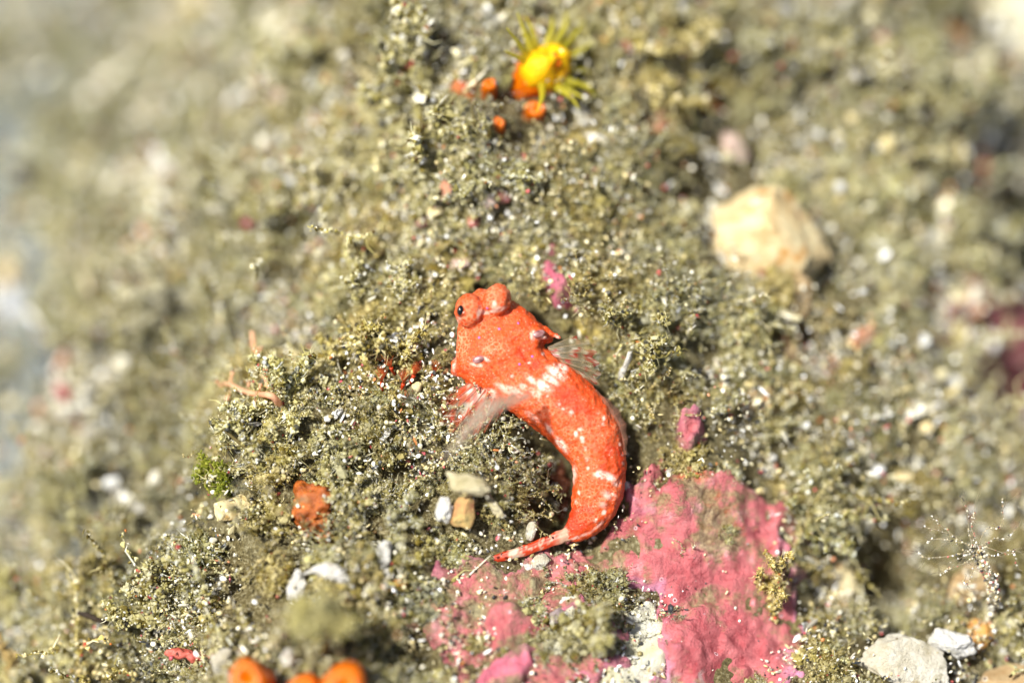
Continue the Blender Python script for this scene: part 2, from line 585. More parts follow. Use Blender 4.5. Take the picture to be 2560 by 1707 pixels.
def gen_mound(seed, sub=28, per=26):
    g = np.random.default_rng(seed)
    d = g.normal(size=(sub, 3)); d[:, 2] = np.abs(d[:, 2]) * 0.9
    d /= np.linalg.norm(d, axis=1, keepdims=True)
    cen = d * g.uniform(0.35, 1.0, (sub, 1)) * np.array([1, 1, 0.85])
    P = (cen[:, None, :] + g.normal(size=(sub, per, 3)) * 0.15).reshape(-1, 3)
    n = len(P)
    R = g.uniform(0.022, 0.06, n) * np.where(g.random(n) < 0.08, 1.6, 1)
    parts = [crumbs(P, R, crumb_cols(n, g), g), cores(cen, g.uniform(0.13, 0.24, sub), g)]
    k = 560
    i = g.integers(0, n, k)
    dirs = P[i] * 0.5 + g.normal(size=(k, 3)) * 0.5 + np.array([0, 0, .35])
    dirs /= np.linalg.norm(dirs, axis=1, keepdims=True)
    B = P[i] + dirs * g.uniform(0.15, 0.50, (k, 1))
    parts.append(threads(P[i], B, g.uniform(0.010, 0.018, k), crumb_cols(k, g, 0.1, 0, 0), g))
    return cat(parts)


def branch_pts(g, base, d, length, depth, r, out, step=0.10, split=0.16):
    p = base.copy(); d = d / np.linalg.norm(d)
    s = 0.0
    while s < length:
        out.append((*p, r * (1 - 0.45 * s / length)))
        d = d + g.normal(size=3) * 0.16 + np.array([0, 0, 0.03]); d /= np.linalg.norm(d)
        p = p + d * step; s += step
        if depth > 0 and g.random() < split:
            nd = d + g.normal(size=3) * 0.75
            branch_pts(g, p, nd, (length - s) * g.uniform(0.45, 0.8) + 0.12, depth - 1, r * 0.8, out, step, split)


def gen_frond(seed, nb=4, length=1.9, spread=0.55, per=9, rr=0.13, cols=None, size=(0.02, 0.052), thr=560, step=0.10):
    g = np.random.default_rng(seed)
    pts = []
    for k in range(nb):
        d = np.array([g.normal() * spread, g.normal() * spread, 1.0])
        branch_pts(g, np.array([g.normal() * 0.12, g.normal() * 0.12, 0.0]), d, length * g.uniform(0.6, 1.1), 2, rr, pts, step)
    pts = np.array(pts)
    P = (pts[:, None, :3] + g.normal(size=(len(pts), per, 3)) * pts[:, None, 3:4] * 0.62).reshape(-1, 3)
    n = len(P)
    R = g.uniform(*size, n) * np.where(g.random(n) < 0.08, 1.5, 1)
    parts = [crumbs(P, R, crumb_cols(n, g) if cols is None else cols(n, g), g)]
    if cols is None:
        sel = pts[g.random(len(pts)) < 0.7]
        parts.append(cores(sel[:, :3], sel[:, 3] * g.uniform(.5, .95, len(sel)), g))
    i = g.integers(0, n, thr)
    dirs = g.normal(size=(thr, 3)) + np.array([0, 0, .4]); dirs /= np.linalg.norm(dirs, axis=1, keepdims=True)
    parts.append(threads(P[i], P[i] + dirs * g.uniform(0.12, 0.34, (thr, 1)), g.uniform(0.007, 0.014, thr), crumb_cols(thr, g, 0.12, 0, 0) if cols is None else cols(thr, g), g))
    return cat(parts)


def gen_wisp(seed, nb=6):
    """long thin silted strands"""
    g = np.random.default_rng(seed)
    parts = []
    P_all = []
    for k in range(nb):
        d = np.array([g.normal() * .6, g.normal() * .6, 1.0]); d /= np.linalg.norm(d)
        p = np.array([g.normal() * .2, g.normal() * .2, 0.0]); seg = []
        for s in range(int(g.integers(10, 18))):
            seg.append(p.copy()); d = d + g.normal(size=3) * .2; d /= np.linalg.norm(d); p = p + d * .16
            if s > 3 and g.random() < .3:
                q = p + (d + g.normal(size=3) * .8) * g.uniform(.12, .3)
                parts.append(threads(p[None], q[None], np.array([.022]), crumb_cols(1, g, .25, 0, 0), g))
        seg = np.array(seg)
        parts.append(threads(seg[:-1], seg[1:], np.linspace(.042, .02, len(seg) - 1), crumb_cols(len(seg) - 1, g, .2, 0, 0), g, .05))
        P_all.append(seg)
    P = np.vstack(P_all); P = np.repeat(P, 3, 0) + g.normal(size=(len(P) * 3, 3)) * .045
    parts.append(crumbs(P, g.uniform(.02, .055, len(P)), crumb_cols(len(P), g, .3, .05), g))
    return cat(parts)


M_TURF = mat_instanced('silted algae', 0.6, 0.35, 0.3)
M_GRAIN = mat_instanced('sand and shell grains', 0.32, 0.55, 0.0)
M_CRUMB = mat_vcol('silted algae of a frond', 0.6, 0.35, 0.3)


def proto(name, data, mat, smooth=False):
    v, f, c = data
    me = mesh_from(name, v, f, smooth)
    set_col(me, c)
    me.materials.append(mat)
    return bpy.data.objects.new(name, me)          # never linked: only its mesh is scattered


def scatter(name, P, Nn, spin, scl, idx, tint, protos):
    me = bpy.data.meshes.new(name)
    me.vertices.add(len(P)); me.vertices.foreach_set('co', np.asarray(P, np.float32).ravel())
    set_col(me, tint, 'tint')
    beta = np.arccos(np.clip(Nn[:, 2], -1, 1)); gam = np.arctan2(Nn[:, 1], Nn[:, 0])
    e = np.stack([np.zeros(len(P)), beta, gam], -1).astype(np.float32)
    a = me.attributes.new('rot', 'FLOAT_VECTOR', 'POINT'); a.data.foreach_set('vector', e.ravel())
    s = np.asarray(scl, np.float32)
    if s.ndim == 1: s = np.repeat(s[:, None], 3, 1)
    a = me.attributes.new('scl', 'FLOAT_VECTOR', 'POINT'); a.data.foreach_set('vector', s.ravel())
    sp = np.zeros((len(P), 3), np.float32); sp[:, 2] = spin
    a = me.attributes.new('spin', 'FLOAT_VECTOR', 'POINT'); a.data.foreach_set('vector', sp.ravel())
    a = me.attributes.new('idx', 'INT', 'POINT'); a.data.foreach_set('value', np.asarray(idx, np.int32))
    ob = link(name, me, protos[0].data.materials[0])
    ng = bpy.data.node_groups.new(name, 'GeometryNodeTree')
    ng.interface.new_socket('Geometry', in_out='INPUT', socket_type='NodeSocketGeometry')
    ng.interface.new_socket('Geometry', in_out='OUTPUT', socket_type='NodeSocketGeometry')
    gi = ng.nodes.new('NodeGroupInput'); go = ng.nodes.new('NodeGroupOutput')
    j = ng.nodes.new('GeometryNodeJoinGeometry')
    for p in reversed(protos):
        oi = ng.nodes.new('GeometryNodeObjectInfo'); oi.inputs['Object'].default_value = p
        oi.transform_space = 'ORIGINAL'
        gti = ng.nodes.new('GeometryNodeGeometryToInstance')
        ng.links.new(oi.outputs['Geometry'], gti.inputs[0])
        ng.links.new(gti.outputs[0], j.inputs[0])
    iop = ng.nodes.new('GeometryNodeInstanceOnPoints')
    iop.inputs['Pick Instance'].default_value = True
    ng.links.new(gi.outputs[0], iop.inputs['Points'])
    ng.links.new(j.outputs[0], iop.inputs['Instance'])

    def na(nm, typ):
        n = ng.nodes.new('GeometryNodeInputNamedAttribute'); n.data_type = typ; n.inputs[0].default_value = nm
        return [o for o in n.outputs if o.enabled and o.name == 'Attribute'][0]
    ng.links.new(na('idx', 'INT'), iop.inputs['Instance Index'])
    ng.links.new(na('rot', 'FLOAT_VECTOR'), iop.inputs['Rotation'])
    ng.links.new(na('scl', 'FLOAT_VECTOR'), iop.inputs['Scale'])
    ri = ng.nodes.new('GeometryNodeRotateInstances')
    ng.links.new(iop.outputs[0], ri.inputs[0]); ng.links.new(na('spin', 'FLOAT_VECTOR'), ri.inputs['Rotation'])
    ng.links.new(ri.outputs[0], go.inputs[0])
    md = ob.modifiers.new('scatter', 'NODES'); md.node_group = ng
    return ob



EXCL = []



_S0 = S


def S(r, g, b):          # diffuse reflectance of a thing that looks (r, g, b) under this light
    return _S0(r, g, b) * 0.76

# ------------------------------------------------------------------ crusts that lie on the slope
def crust(name, label, catg, poly, mat, thick=0.07, lump=0.05, seed=0.0, wob=26, lobes=0.0):
    pl = np.array(poly, float)
    W = at_depth(pl[:, 0], pl[:, 1], np.array([hit(a, b) @ -E_W for a, b in pl]))
    x0, x1 = W[:, 0].min() - .3, W[:, 0].max() + .3; y0, y1 = W[:, 1].min() - .3, W[:, 1].max() + .3
    st = 0.026
    xs = np.arange(x0, x1, st); ys = np.arange(y0, y1, st)
    X, Y = np.meshgrid(xs, ys)
    Z = ground(X, Y)
    px, py, _ = project(np.stack([X, Y, Z], -1))
    sd = poly_sd(px, py, poly) + wob * fbm(X * 3.2 + seed, Y * 3.2, seed, 4) + 9 * fbm(X * 11, Y * 11, seed, 3)
    rise = -0.05 + (thick + 0.05) * sstep(10, -16, sd)
    lm = lump * fbm(X * 2.3, Y * 2.3, 3 + seed, 4) + lump * 0.5 * np.abs(fbm(X * 6.5, Y * 6.5, 7 + seed, 3))
    if lobes:
        lm = lm + lobes * np.maximum(0, vnoise(X * 9, Y * 9, seed) - 0.25)
    lip = thick * 0.5 * np.exp(-((sd + 14) / 9.0) ** 2)
    Z = Z + rise + (lm + lip) * sstep(4, -14, sd)
    keep = sd < 14
    c = keep[:-1, :-1] & keep[1:, :-1] & keep[:-1, 1:] & keep[1:, 1:]
    ii = np.arange(X.size).reshape(X.shape)
    q = np.stack([ii[:-1, :-1], ii[:-1, 1:], ii[1:, 1:], ii[1:, :-1]], -1)[c]
    used = np.unique(q)
    remap = np.full(X.size, -1); remap[used] = np.arange(len(used))
    Vv = np.stack([X, Y, Z], -1).reshape(-1, 3)[used]
    org = Vv.mean(0)
    me = mesh_from(name, Vv - org, remap[q], True)
    e = sstep(-34, -4, sd) * np.clip(0.55 + 1.2 * fbm(X * 1.2 + 2, Y * 1.2, 6.0, 2), 0, 1)
    set_f(me, e.ravel()[used], 'edge')
    return tag(link(name, me, mat, None, org), label, catg)


PINKMAT = mat_speckle('pink coralline', S(172, 62, 70), S(222, 128, 130), [(S(244, 206, 210), 6.0, .16), (S(240, 236, 226), 11, .07), (S(40, 36, 36), 10, .055), (S(140, 60, 56), 6, .10)],
                      S(238, 160, 190), 0.5, 0.4, 2.6, (S(214, 96, 56), 1.7, 0.62), 0.485, S(246, 188, 192))
TANROCK = mat_speckle('tan pink rock', 1.05 * S(224, 180, 112), 1.15 * S(248, 232, 184), [(1.1 * S(250, 244, 226), 4, .36), (S(190, 130, 100), 5, .26), (S(120, 84, 50), 7, .12)], None, 0.6, 0.3, 3.6, (S(232, 164, 72), 2.0, 0.58), .62)
PINKMAT2 = mat_speckle('pink coralline low', S(186, 80, 86), S(228, 140, 140), [(S(246, 206, 214), 7.0, .14), (S(240, 236, 226), 11, .10), (S(60, 50, 46), 10, .09)], S(236, 140, 170), 0.5, 0.4, 3.4, (S(236, 226, 196), 2.2, 0.56), 0.45, S(246, 190, 188))
MAGENTA = mat_speckle('magenta coralline', S(186, 76, 94), S(216, 124, 142), [(S(244, 196, 206), 7.0, .12)], None, 0.5, 0.4, 3.0)
CHALKMAT = mat_speckle('chalky crust', S(196, 186, 124), .92 * S(246, 244, 226), [(S(40, 38, 34), 9, .06), (S(200, 190, 110), 6, .2)], None, 0.6, 0.3, 2.4)
MAROONMAT = mat_speckle('maroon coralline', S(112, 60, 62), S(172, 104, 108), [(S(220, 170, 190), 5.0, .16)], None, 0.6, 0.3, 2.2)
crust('coralline_crust', 'large pink coralline crust with lilac rim beside the fish tail', 'coralline algae', PINK_MAIN, PINKMAT, 0.08, 0.12, 1.3, 48, 0.07)
crust('coralline_crust', 'sand-strewn pink coralline crust below the fish tail fin', 'coralline algae', PINK_LOW, PINKMAT2, 0.06, 0.08, 5.1, 62, 0.08)
crust('chalky_crust', 'white and yellowish chalky crust between the two large pink crusts', 'crust', CHALK, CHALKMAT, 0.06, 0.05, 2.2, 24)
crust('chalky_crust', 'narrow white chalky crust beside the lilac pebble', 'crust', [(1415, 1480), (1450, 1500), (1430, 1560), (1405, 1640), (1370, 1660), (1385, 1580), (1400, 1530)], CHALKMAT, 0.05, 0.05, 4.4, 14)
crust('coralline_crust', 'small bright pink coralline knob above the large pink crust', 'coralline algae', PINK_SMALL, PINKMAT, 0.14, 0.10, 7.7, 12)
crust('coralline_crust', 'small magenta coralline crust just above the fish head', 'coralline algae', PINK_UP, MAGENTA, 0.10, 0.12, 8.8, 18)
crust('coralline_crust', 'blurred maroon coralline crust at the right edge of the picture', 'coralline algae', MAROON, MAROONMAT, 0.2, 0.16, 9.9, 30)
crust('coralline_crust', 'pink crust with a yellow fleck in the bottom foreground', 'coralline algae', [(1215, 1660), (1310, 1620), (1335, 1670), (1300, 1750), (1200, 1750)],
      mat_speckle('rosy crust', S(218, 96, 116), S(234, 140, 160), [(S(226, 204, 70), 3.0, .34)], None, 0.5, 0.4, 3.0, None, .46, S(246, 200, 200)), 0.10, 0.1, 3.4, 30)

# ------------------------------------------------------------------ tubes and fans
def tube(P, R, sides=8, cap=True):
    P = np.asarray(P, float); R = np.asarray(R, float)
    n = len(P)
    T = np.gradient(P, axis=0); T /= np.linalg.norm(T, axis=1, keepdims=True) + 1e-12
    a = np.cross(T[0], [0.3, 0.5, 0.8]); a /= np.linalg.norm(a)
    V = []
    for i in range(n):
        a = a - T[i] * (a @ T[i]); a /= np.linalg.norm(a)
        b = np.cross(T[i], a)
        for k in range(sides):
            t = 2 * math.pi * k / sides
            V.append(P[i] + (a * math.cos(t) + b * math.sin(t)) * R[i])
    F = []
    for i in range(n - 1):
        for k in range(sides):
            F.append((i * sides + k, i * sides + (k + 1) % sides, (i + 1) * sides + (k + 1) % sides, (i + 1) * sides + k))
    V = np.array(V); F = np.array(F)
    if cap:
        V = np.vstack([V, P[0], P[-1]])
        m_ = len(V)
        c0 = [(m_ - 2, (k + 1) % sides, k, k) for k in range(sides)]
        c1 = [(m_ - 1, (n - 1) * sides + k, (n - 1) * sides + (k + 1) % sides, (n - 1) * sides + (k + 1) % sides) for k in range(sides)]
        F = np.vstack([F, c0, c1])
    return V, F


def tri(F):
    F = np.asarray(F)
    T = np.vstack([F[:, [0, 1, 2]], F[:, [0, 2, 3]]])
    return T[(T[:, 0] != T[:, 1]) & (T[:, 1] != T[:, 2]) & (T[:, 0] != T[:, 2])]


def curve_pts(pts, n=24):
    """Catmull-Rom through rows of any width"""
    p = np.asarray(pts, float)
    p = np.vstack([2 * p[0] - p[1], p, 2 * p[-1] - p[-2]])
    t = np.linspace(0, len(p) - 3 - 1e-6, n)
    i = t.astype(int); f = (t - i)[:, None]
    a, b, c_, d = p[i], p[i + 1], p[i + 2], p[i + 3]
    return 0.5 * (2 * b + (c_ - a) * f + (2 * a - 5 * b + 4 * c_ - d) * f ** 2 + (3 * b - a - 3 * c_ + d) * f ** 3)


def part_tube(name, P, R, mat, parent, org, sides=8, n=None, label=None):
    P = np.asarray(P, float); R = np.asarray(R, float)
    if n:
        Q = curve_pts(np.hstack([P, R[:, None]]), n); P, R = Q[:, :3], np.maximum(Q[:, 3], 1e-4)
    v, f = tube(P, R, sides)
    me = mesh_from(name, v - org, tri(f), True)
    o = link(name, me, mat, parent)
    if label: o['label'] = label
    return o


def ball(seed, rad, facets=0, namp=0.12, nfreq=1.6, sub=4, flo=0.55, fhi=0.85):
    g = np.random.default_rng(seed)
    bm = bmesh.new(); bmesh.ops.create_icosphere(bm, subdivisions=sub, radius=1.0)
    v = np.array([q.co for q in bm.verts]); f = np.array([[q.index for q in t.verts] for t in bm.faces]); bm.free()
    for _ in range(facets):
        d = g.normal(size=3); d /= np.linalg.norm(d); lim = g.uniform(flo, fhi)
        t = np.maximum(v @ d - lim, 0); v = v - t[:, None] * d * 0.95
    s = seed * 1.7
    v = v * (1 + namp * fbm(v[:, 0] * nfreq + s, v[:, 1] * nfreq, v[:, 2] * nfreq, 4) + namp * 0.25 * fbm(v[:, 0] * nfreq * 5 + s, v[:, 1] * nfreq * 5, v[:, 2] * nfreq * 5, 2))[:, None]
    return v * np.asarray(rad), f


def uvw(v, ang=0.0):
    c, s = math.cos(ang), math.sin(ang)
    u = v[:, 0] * c - v[:, 1] * s; w = v[:, 0] * s + v[:, 1] * c
    return u[:, None] * E_U + w[:, None] * E_V + v[:, 2:3] * E_W


_rs = [900]
def pebble(name, label, catg, px, py, rx, ry, mat, rz=None, ang=0.0, lift=0.3, facets=8, namp=0.10, sub=4, group=None, smooth=True):
    """a stone seated on the slope: rx, ry its half sizes in picture pixels (250 to the unit)"""
    _rs[0] += 1
    namp = max(namp, .11); facets += 2
    o = hit(px, py)
    EXCL.append((px, py, rx, ry, ang))
    rx, ry = rx / 250.0, ry / 250.0
    rz = rz / 250.0 if rz else 0.7 * min(rx, ry)
    v, f = ball(_rs[0], (rx, ry, rz), facets, namp, sub=sub)
    me = mesh_from(name, uvw(v, ang), f, smooth)
    return tag(link(name, me, mat, None, o + E_W * (rz * lift + 0.03)), label, catg, group)


CREAM = mat_speckle('cream stone', 1.1 * S(232, 196, 116), 1.2 * S(248, 236, 190), [(1.2 * S(252, 248, 232), 4, .42), (S(190, 150, 110), 6, .22)], None, 0.55, 0.35, 3.0, (S(232, 172, 74), 2.4, 0.58))
TAN = mat_speckle('tan stone', S(190, 150, 96), S(224, 196, 150), [(S(246, 240, 222), 5, .2), (S(120, 84, 50), 5, .14)], None, 0.6, 0.3, 4.0)
WHITE = mat_speckle('white shell', 1.0 * S(216, 208, 186), 1.05 * S(250, 249, 244), [(S(206, 186, 140), 5, .2)], None, 0.4, 0.5, 4.0)
GREYW = mat_speckle('grey white stone', S(176, 162, 124), 1.0 * S(238, 232, 214), [(S(150, 130, 90), 6, .16), (S(60, 54, 46), 9, .07)], None, 0.5, 0.4, 3.0, (S(206, 176, 120), 2.0, 0.62))
PINKST = mat_speckle('pink pebble', S(206, 92, 92), S(236, 140, 134), [(S(250, 220, 214), 6, .2)], None, 0.5, 0.4, 4.0)
SALMON = mat_speckle('salmon stone', S(214, 130, 96), S(240, 184, 150), [(S(248, 226, 204), 5, .2)], None, 0.55, 0.35, 4.0)
PALEPINK = mat_speckle('pale pink stone', S(214, 176, 156), S(240, 216, 200), [(S(250, 240, 232), 4, .2)], None, 0.55, 0.35, 3.0)
BROWN = mat_speckle('brown stone', S(130, 78, 34), S(186, 120, 56), [(S(220, 170, 90), 5, .2)], None, 0.55, 0.35, 4.0)
BLUEW = mat_speckle('bluish white stone', S(190, 196, 204), S(226, 230, 234), [(S(240, 240, 240), 4, .2)], None, 0.5, 0.4, 2.0)
LILAC = mat_speckle('lilac pebble', S(160, 140, 138), S(196, 178, 176), [(S(60, 50, 50), 16, .10)], None, 0.5, 0.4, 5.0)
ORANGESP = mat_plain('orange sponge flesh', S(206, 92, 26), 0.35, 0.5, 0.12, (9, 0.65), 0.25, (16, 0.8, 0.05), None, S(236, 132, 52))
VIOLET = mat_speckle('violet shell', S(60, 50, 66), S(170, 96, 170), [(S(230, 200, 230), 6, .2)], None, 0.35, 0.5, 3.0)

# stones
pebble('rock', 'large cream and orange rock half buried in the turf right of the cup coral', 'rock', 1915, 600, 196, 136, TANROCK, 100, -0.6, .75, 13, .10, 5)
EXCL.append((1905, 590, 190, 140, -.6))
pebble('stone', 'small tan stone tucked under the lower right of the large cream rock', 'stone', 1985, 745, 44, 66, TAN, 50, -0.2, .3)
pebble('stone', 'tan stone with a white cap between the cream rock and the pink knob', 'stone', 1968, 880, 52, 56, TAN, 44, .3, .4)
pebble('stone', 'flat brownish stone right of the small pink coralline knob', 'stone', 1880, 1000, 62, 52, TAN, 34, .5, .1)
pebble('stone', 'cream stone with orange stain at the right rim of the large pink crust', 'stone', 2078, 1462, 58, 78, CREAM, 60, -.35, 1.6, 11, .08)
pebble('stone', 'large grey-white stone at the bottom right', 'stone', 2255, 1655, 150, 78, GREYW, 66, -.18, .5, 8, .10, 5)
pebble('shell_fragment', 'knobbly bright white shell on the edge of the large grey-white stone', 'shell', 2360, 1595, 62, 34, WHITE, 34, -.35, 1.6, 6, .28, 5)
pebble('stone', 'orange-brown stone above the bright white shell', 'stone', 2440, 1585, 50, 44, mat_plain('orange brown', S(212, 158, 84), 0.5, 0.4), 40, .5, .5)
pebble('stone', 'beige stone in the bottom right corner', 'stone', 2520, 1700, 90, 56, TAN, 60, .1, .9)
pebble('stone', 'pale tan stone behind the sandy tube worm', 'stone', 2440, 1470, 78, 84, TAN, 34, .3, .1)
pebble('pebble', 'white angular pebble by the dark hollow', 'pebble', 2158, 1432, 17, 18, WHITE, 15, .3, 1.2, 8, .08, 3)
pebble('pebble', 'pale pink oval pebble beside the bright white dot', 'pebble', 1830, 370, 48, 36, PALEPINK, 30, -.7, .6)
pebble('pebble', 'round bright white pebble left of the pale pink oval pebble', 'pebble', 1770, 392, 19, 18, WHITE, 18, 0, 1.2, 2, .05, 3)
pebble('stone', 'blurred orange-beige stone left of the large cream rock', 'stone', 1645, 335, 46, 66, SALMON, 40, .2, .2)
pebble('stone', 'blurred white block right of the cup coral', 'stone', 1460, 298, 28, 38, WHITE, 26, .1, .8, 9, .06)
pebble('stone', 'white slab just below the blurred white block', 'stone', 1490, 346, 36, 20, WHITE, 18, -.3, .5, 9, .06)
pebble('pebble', 'round salmon-pink pebble right of the cup coral tentacles', 'pebble', 1563, 120, 23, 24, PINKST, 20, 0, 1.0, 3, .05, 3)
pebble('pebble', 'faint pink pebble at the top edge above the cup coral', 'pebble', 1322, 26, 18, 16, PALEPINK, 15, 0, 1.0, 3, .05, 3)
pebble('pebble', 'cream and coral-red pebble in the turf halfway between fish and cup coral', 'pebble', 1222, 502, 22, 26, PALEPINK, 20, .3, 1.4, 6, .08, 3)
pebble('pebble', 'coral-red chip touching the cream pebble halfway between fish and cup coral', 'pebble', 1256, 492, 24, 18, PINKST, 14, -.5, 1.6, 6, .08, 3)
pebble('pebble', 'small rose pebble below the cream and coral-red pair', 'pebble', 1183, 553, 18, 20, PINKST, 15, .2, 1.3, 5, .06, 3)
pebble('pebble', 'peach pebble left above the cream and coral-red pair', 'pebble', 1118, 478, 20, 34, SALMON, 18, .1, 1.1, 5, .06, 3)
pebble('pebble', 'cream pebble below the peach pebble', 'pebble', 1092, 530, 26, 18, CREAM, 16, .1, 1.1, 5, .06, 3)
pebble('pebble', 'dark rose pebble left of the small rose pebble', 'pebble', 1050, 558, 24, 20, MAROONMAT, 16, .4, 1.0, 5, .06, 3)
pebble('pebble', 'rose pebble between the magenta crust and the large cream rock', 'pebble', 1545, 648, 28, 36, PINKST, 18, .2, .7, 5, .1, 3)
pebble('pebble', 'pale peach pebble just behind the fish eyes', 'pebble', 1150, 662, 30, 20, PALEPINK, 16, .2, 1.2, 5, .06, 3)
pebble('shell_fragment', 'dark violet shell fragment above the magenta crust', 'shell', 1440, 585, 40, 18, VIOLET, 12, -.25, 1.2, 6, .1)
pebble('stone', 'salmon stone in the turf below the large cream rock, left of the maroon crust', 'stone', 2150, 845, 38, 24, SALMON, 20, .5, 1.0)
pebble('stone', 'peach stone just below the salmon stone', 'stone', 2075, 928, 34, 30, SALMON, 22, .9, .8)
pebble('stone', 'blurred salmon stone with a white top beside the maroon crust', 'stone', 2415, 770, 60, 38, SALMON, 40, .1, .8)
pebble('pebble', 'dull red pebble left of the blurred salmon stone', 'pebble', 2290, 748, 32, 22, MAROONMAT, 20, -.5, 1.0)
pebble('shell_fragment', 'bright white oval shell in the turf left of the maroon crust', 'shell', 2330, 1020, 34, 20, WHITE, 16, .1, 1.8, 3, .05, 3)
pebble('shell_fragment', 'cream round shell just below the bright white oval shell', 'shell', 2313, 1068, 18, 18, CREAM, 15, .1, 1.8, 3, .05, 3)
pebble('stone', 'pale cream blurred boulder in the top right corner', 'stone', 2545, 70, 110, 120, mat_speckle('pale cream boulder', S(206, 200, 170), S(236, 230, 200), [], None, .6, .3, 2.0), 80, .2, .5)
pebble('stone', 'blurred rusty brown stone near the top right corner', 'stone', 2385, 90, 42, 34, BROWN, 32, -.6, .9)
pebble('stone', 'blurred coral-red stone at the right edge under the cream boulder', 'stone', 2525, 175, 46, 46, PINKST, 36, .2, .8)
pebble('pebble', 'blurred white pebble beside the deep hollow at the right edge', 'pebble', 2455, 530, 30, 30, WHITE, 28, 0, 1.2, 2, .06, 3)
pebble('stone', 'orange-brown lump in the turf above the pale pink oval pebble', 'stone', 1768, 245, 26, 44, BROWN, 26, .3, .9)
pebble('pebble', 'blurred dusky pink pebble above the orange-brown lump', 'pebble', 1935, 86, 32, 20, PINKST, 18, -.5, 1.0)
pebble('stone', 'brown stone at the top edge near the dusky pink pebble', 'stone', 1905, 18, 40, 26, BROWN, 24, 0, .8)
pebble('stone', 'blurred cream stone at the top edge right of the brown stone', 'stone', 2030, 10, 40, 30, CREAM, 26, 0, .8)
pebble('pebble', 'blurred violet pebble right of the large cream rock', 'pebble', 2225, 492, 18, 30, VIOLET, 18, .2, 1.0, 4, .06, 3)
pebble('stone', 'blurred bluish white stone at the left edge', 'stone', 45, 770, 60, 76, BLUEW, 50, -.4, .8)
pebble('stone', 'blurred ochre stone above the bluish white stone at the left edge', 'stone', 22, 690, 52, 46, CREAM, 40, .2, .6)
pebble('pebble', 'large blurred cream pebble near the top left', 'pebble', 412, 50, 50, 46, GREYW, 44, 0, 1.0, 2, .05, 3)
pebble('pebble', 'blurred cream stone right of the large cream pebble at the top left', 'pebble', 570, 40, 44, 52, GREYW, 40, .3, 1.0, 4, .08, 3)
pebble('pebble', 'blurred white pebble under the large cream pebble at the top left', 'pebble', 416, 206, 38, 36, WHITE, 34, 0, 1.0, 2, .05, 3)
pebble('pebble', 'blurred whitish pebble between the top left pebbles and the cup coral', 'pebble', 618, 182, 42, 40, GREYW, 34, 0, 1.0, 2, .05, 3)
pebble('pebble', 'blurred pinkish white pebble below the whitish pebble', 'pebble', 700, 252, 34, 26, PALEPINK, 24, 0, 1.0, 2, .05, 3)
pebble('pebble', 'small blurred pale green-white pebble in the far left turf', 'pebble', 388, 542, 22, 15, mat_plain('greenish white', S(232, 240, 206), .35, .5), 15, 0, 1.8, 2, .05, 3)
pebble('pebble', 'cream pebble pair in the turf above the salmon hydroid', 'pebble', 735, 895, 30, 22, CREAM, 20, .1, 1.0, 5, .06, 3)
pebble('pebble', 'blurred ochre pebble at the left beyond the drop', 'pebble', 392, 1000, 26, 18, CREAM, 16, .1, 1.4, 3, .06, 3)
pebble('pebble', 'white pebble below the green algae on the left', 'pebble', 356, 1267, 20, 16, WHITE, 15, .1, 1.6, 3, .06, 3)
pebble('stone', 'cream stone under the white hydroid polyps', 'stone', 585, 1262, 62, 34, CREAM, 30, .35, .5, 7, .1)
pebble('shell_fragment', 'bright white chip on the silty ridge left of the fish', 'shell', 847, 1030, 10, 19, WHITE, 7, -.5, 3.0, 6, .14, 3)
pebble('shell_fragment', 'smaller white chip left of the bright white chip on the ridge', 'shell', 820, 1045, 9, 10, WHITE, 7, .2, 3.0, 6, .14, 3)
pebble('shell_fragment', 'white pointed shell chip below the red polyps', 'shell', 963, 1088, 13, 24, WHITE, 9, -.4, 3.0, 8, .1, 3)
pebble('pebble', 'coral-red pebble above the white pointed chip', 'pebble', 943, 1064, 10, 9, PINKST, 8, 0, 2.5, 4, .08, 3)
pebble('pebble', 'pink pebble in the silt left of the white pointed chip', 'pebble', 890, 1062, 12, 10, MAGENTA, 8, .3, 2.5, 4, .08, 3)
pebble('pebble', 'cream angular pebble beneath the nearest red polyp', 'pebble', 1045, 968, 16, 14, CREAM, 11, .2, 2.4, 8, .08, 3)
pebble('pebble', 'large cream slab behind the red polyps', 'pebble', 985, 890, 42, 22, CREAM, 14, .2, 1.6, 8, .1, 3)
pebble('shell_fragment', 'white boomerang-shaped shell in the turf below the orange sponge', 'shell', 958, 1385, 26, 40, WHITE, 18, -.35, 1.6, 6, .2, 4)
pebble('pebble', 'white pebble under the boomerang-shaped shell', 'pebble', 966, 1428, 25, 19, WHITE, 16, .1, 1.6, 4, .1, 3)
pebble('shell_fragment', 'yellow and red shell bit under the white pebble', 'shell', 984, 1463, 36, 18, mat_speckle('yellow red shell', S(216, 110, 70), S(240, 196, 96), [], None, .4, .5, 5.0), 14, .1, 1.4, 6, .1, 3)
pebble('shell_fragment', 'crumbly white shell cluster left of the curved white shell', 'shell', 748, 1458, 24, 34, WHITE, 22, -.3, 1.6, 4, .35, 4)
pebble('pebble', 'upright white pebble among the orange polyps at the bottom', 'pebble', 722, 1638, 19, 24, WHITE, 18, .1, 1.5, 3, .06, 3)
pebble('pebble', 'lilac pebble dotted with pores on the lower pink crust', 'pebble', 1392, 1538, 24, 23, LILAC, 22, .1, .9, 2, .05, 4)
pebble('shell_fragment', 'white star-shaped shell bit above the lilac pebble', 'shell', 1408, 1500, 22, 17, WHITE, 12, .2, 1.2, 7, .3, 3)
pebble('shell_fragment', 'translucent whitish shell chip left of the tail base', 'shell', 1330, 1322, 15, 28, GREYW, 10, -.3, 2.2, 6, .12, 3)
pebble('shell_fragment', 'pale shell chip under the middle of the tail fin', 'shell', 1352, 1402, 20, 28, GREYW, 12, -.8, 1.8, 6, .12, 3)
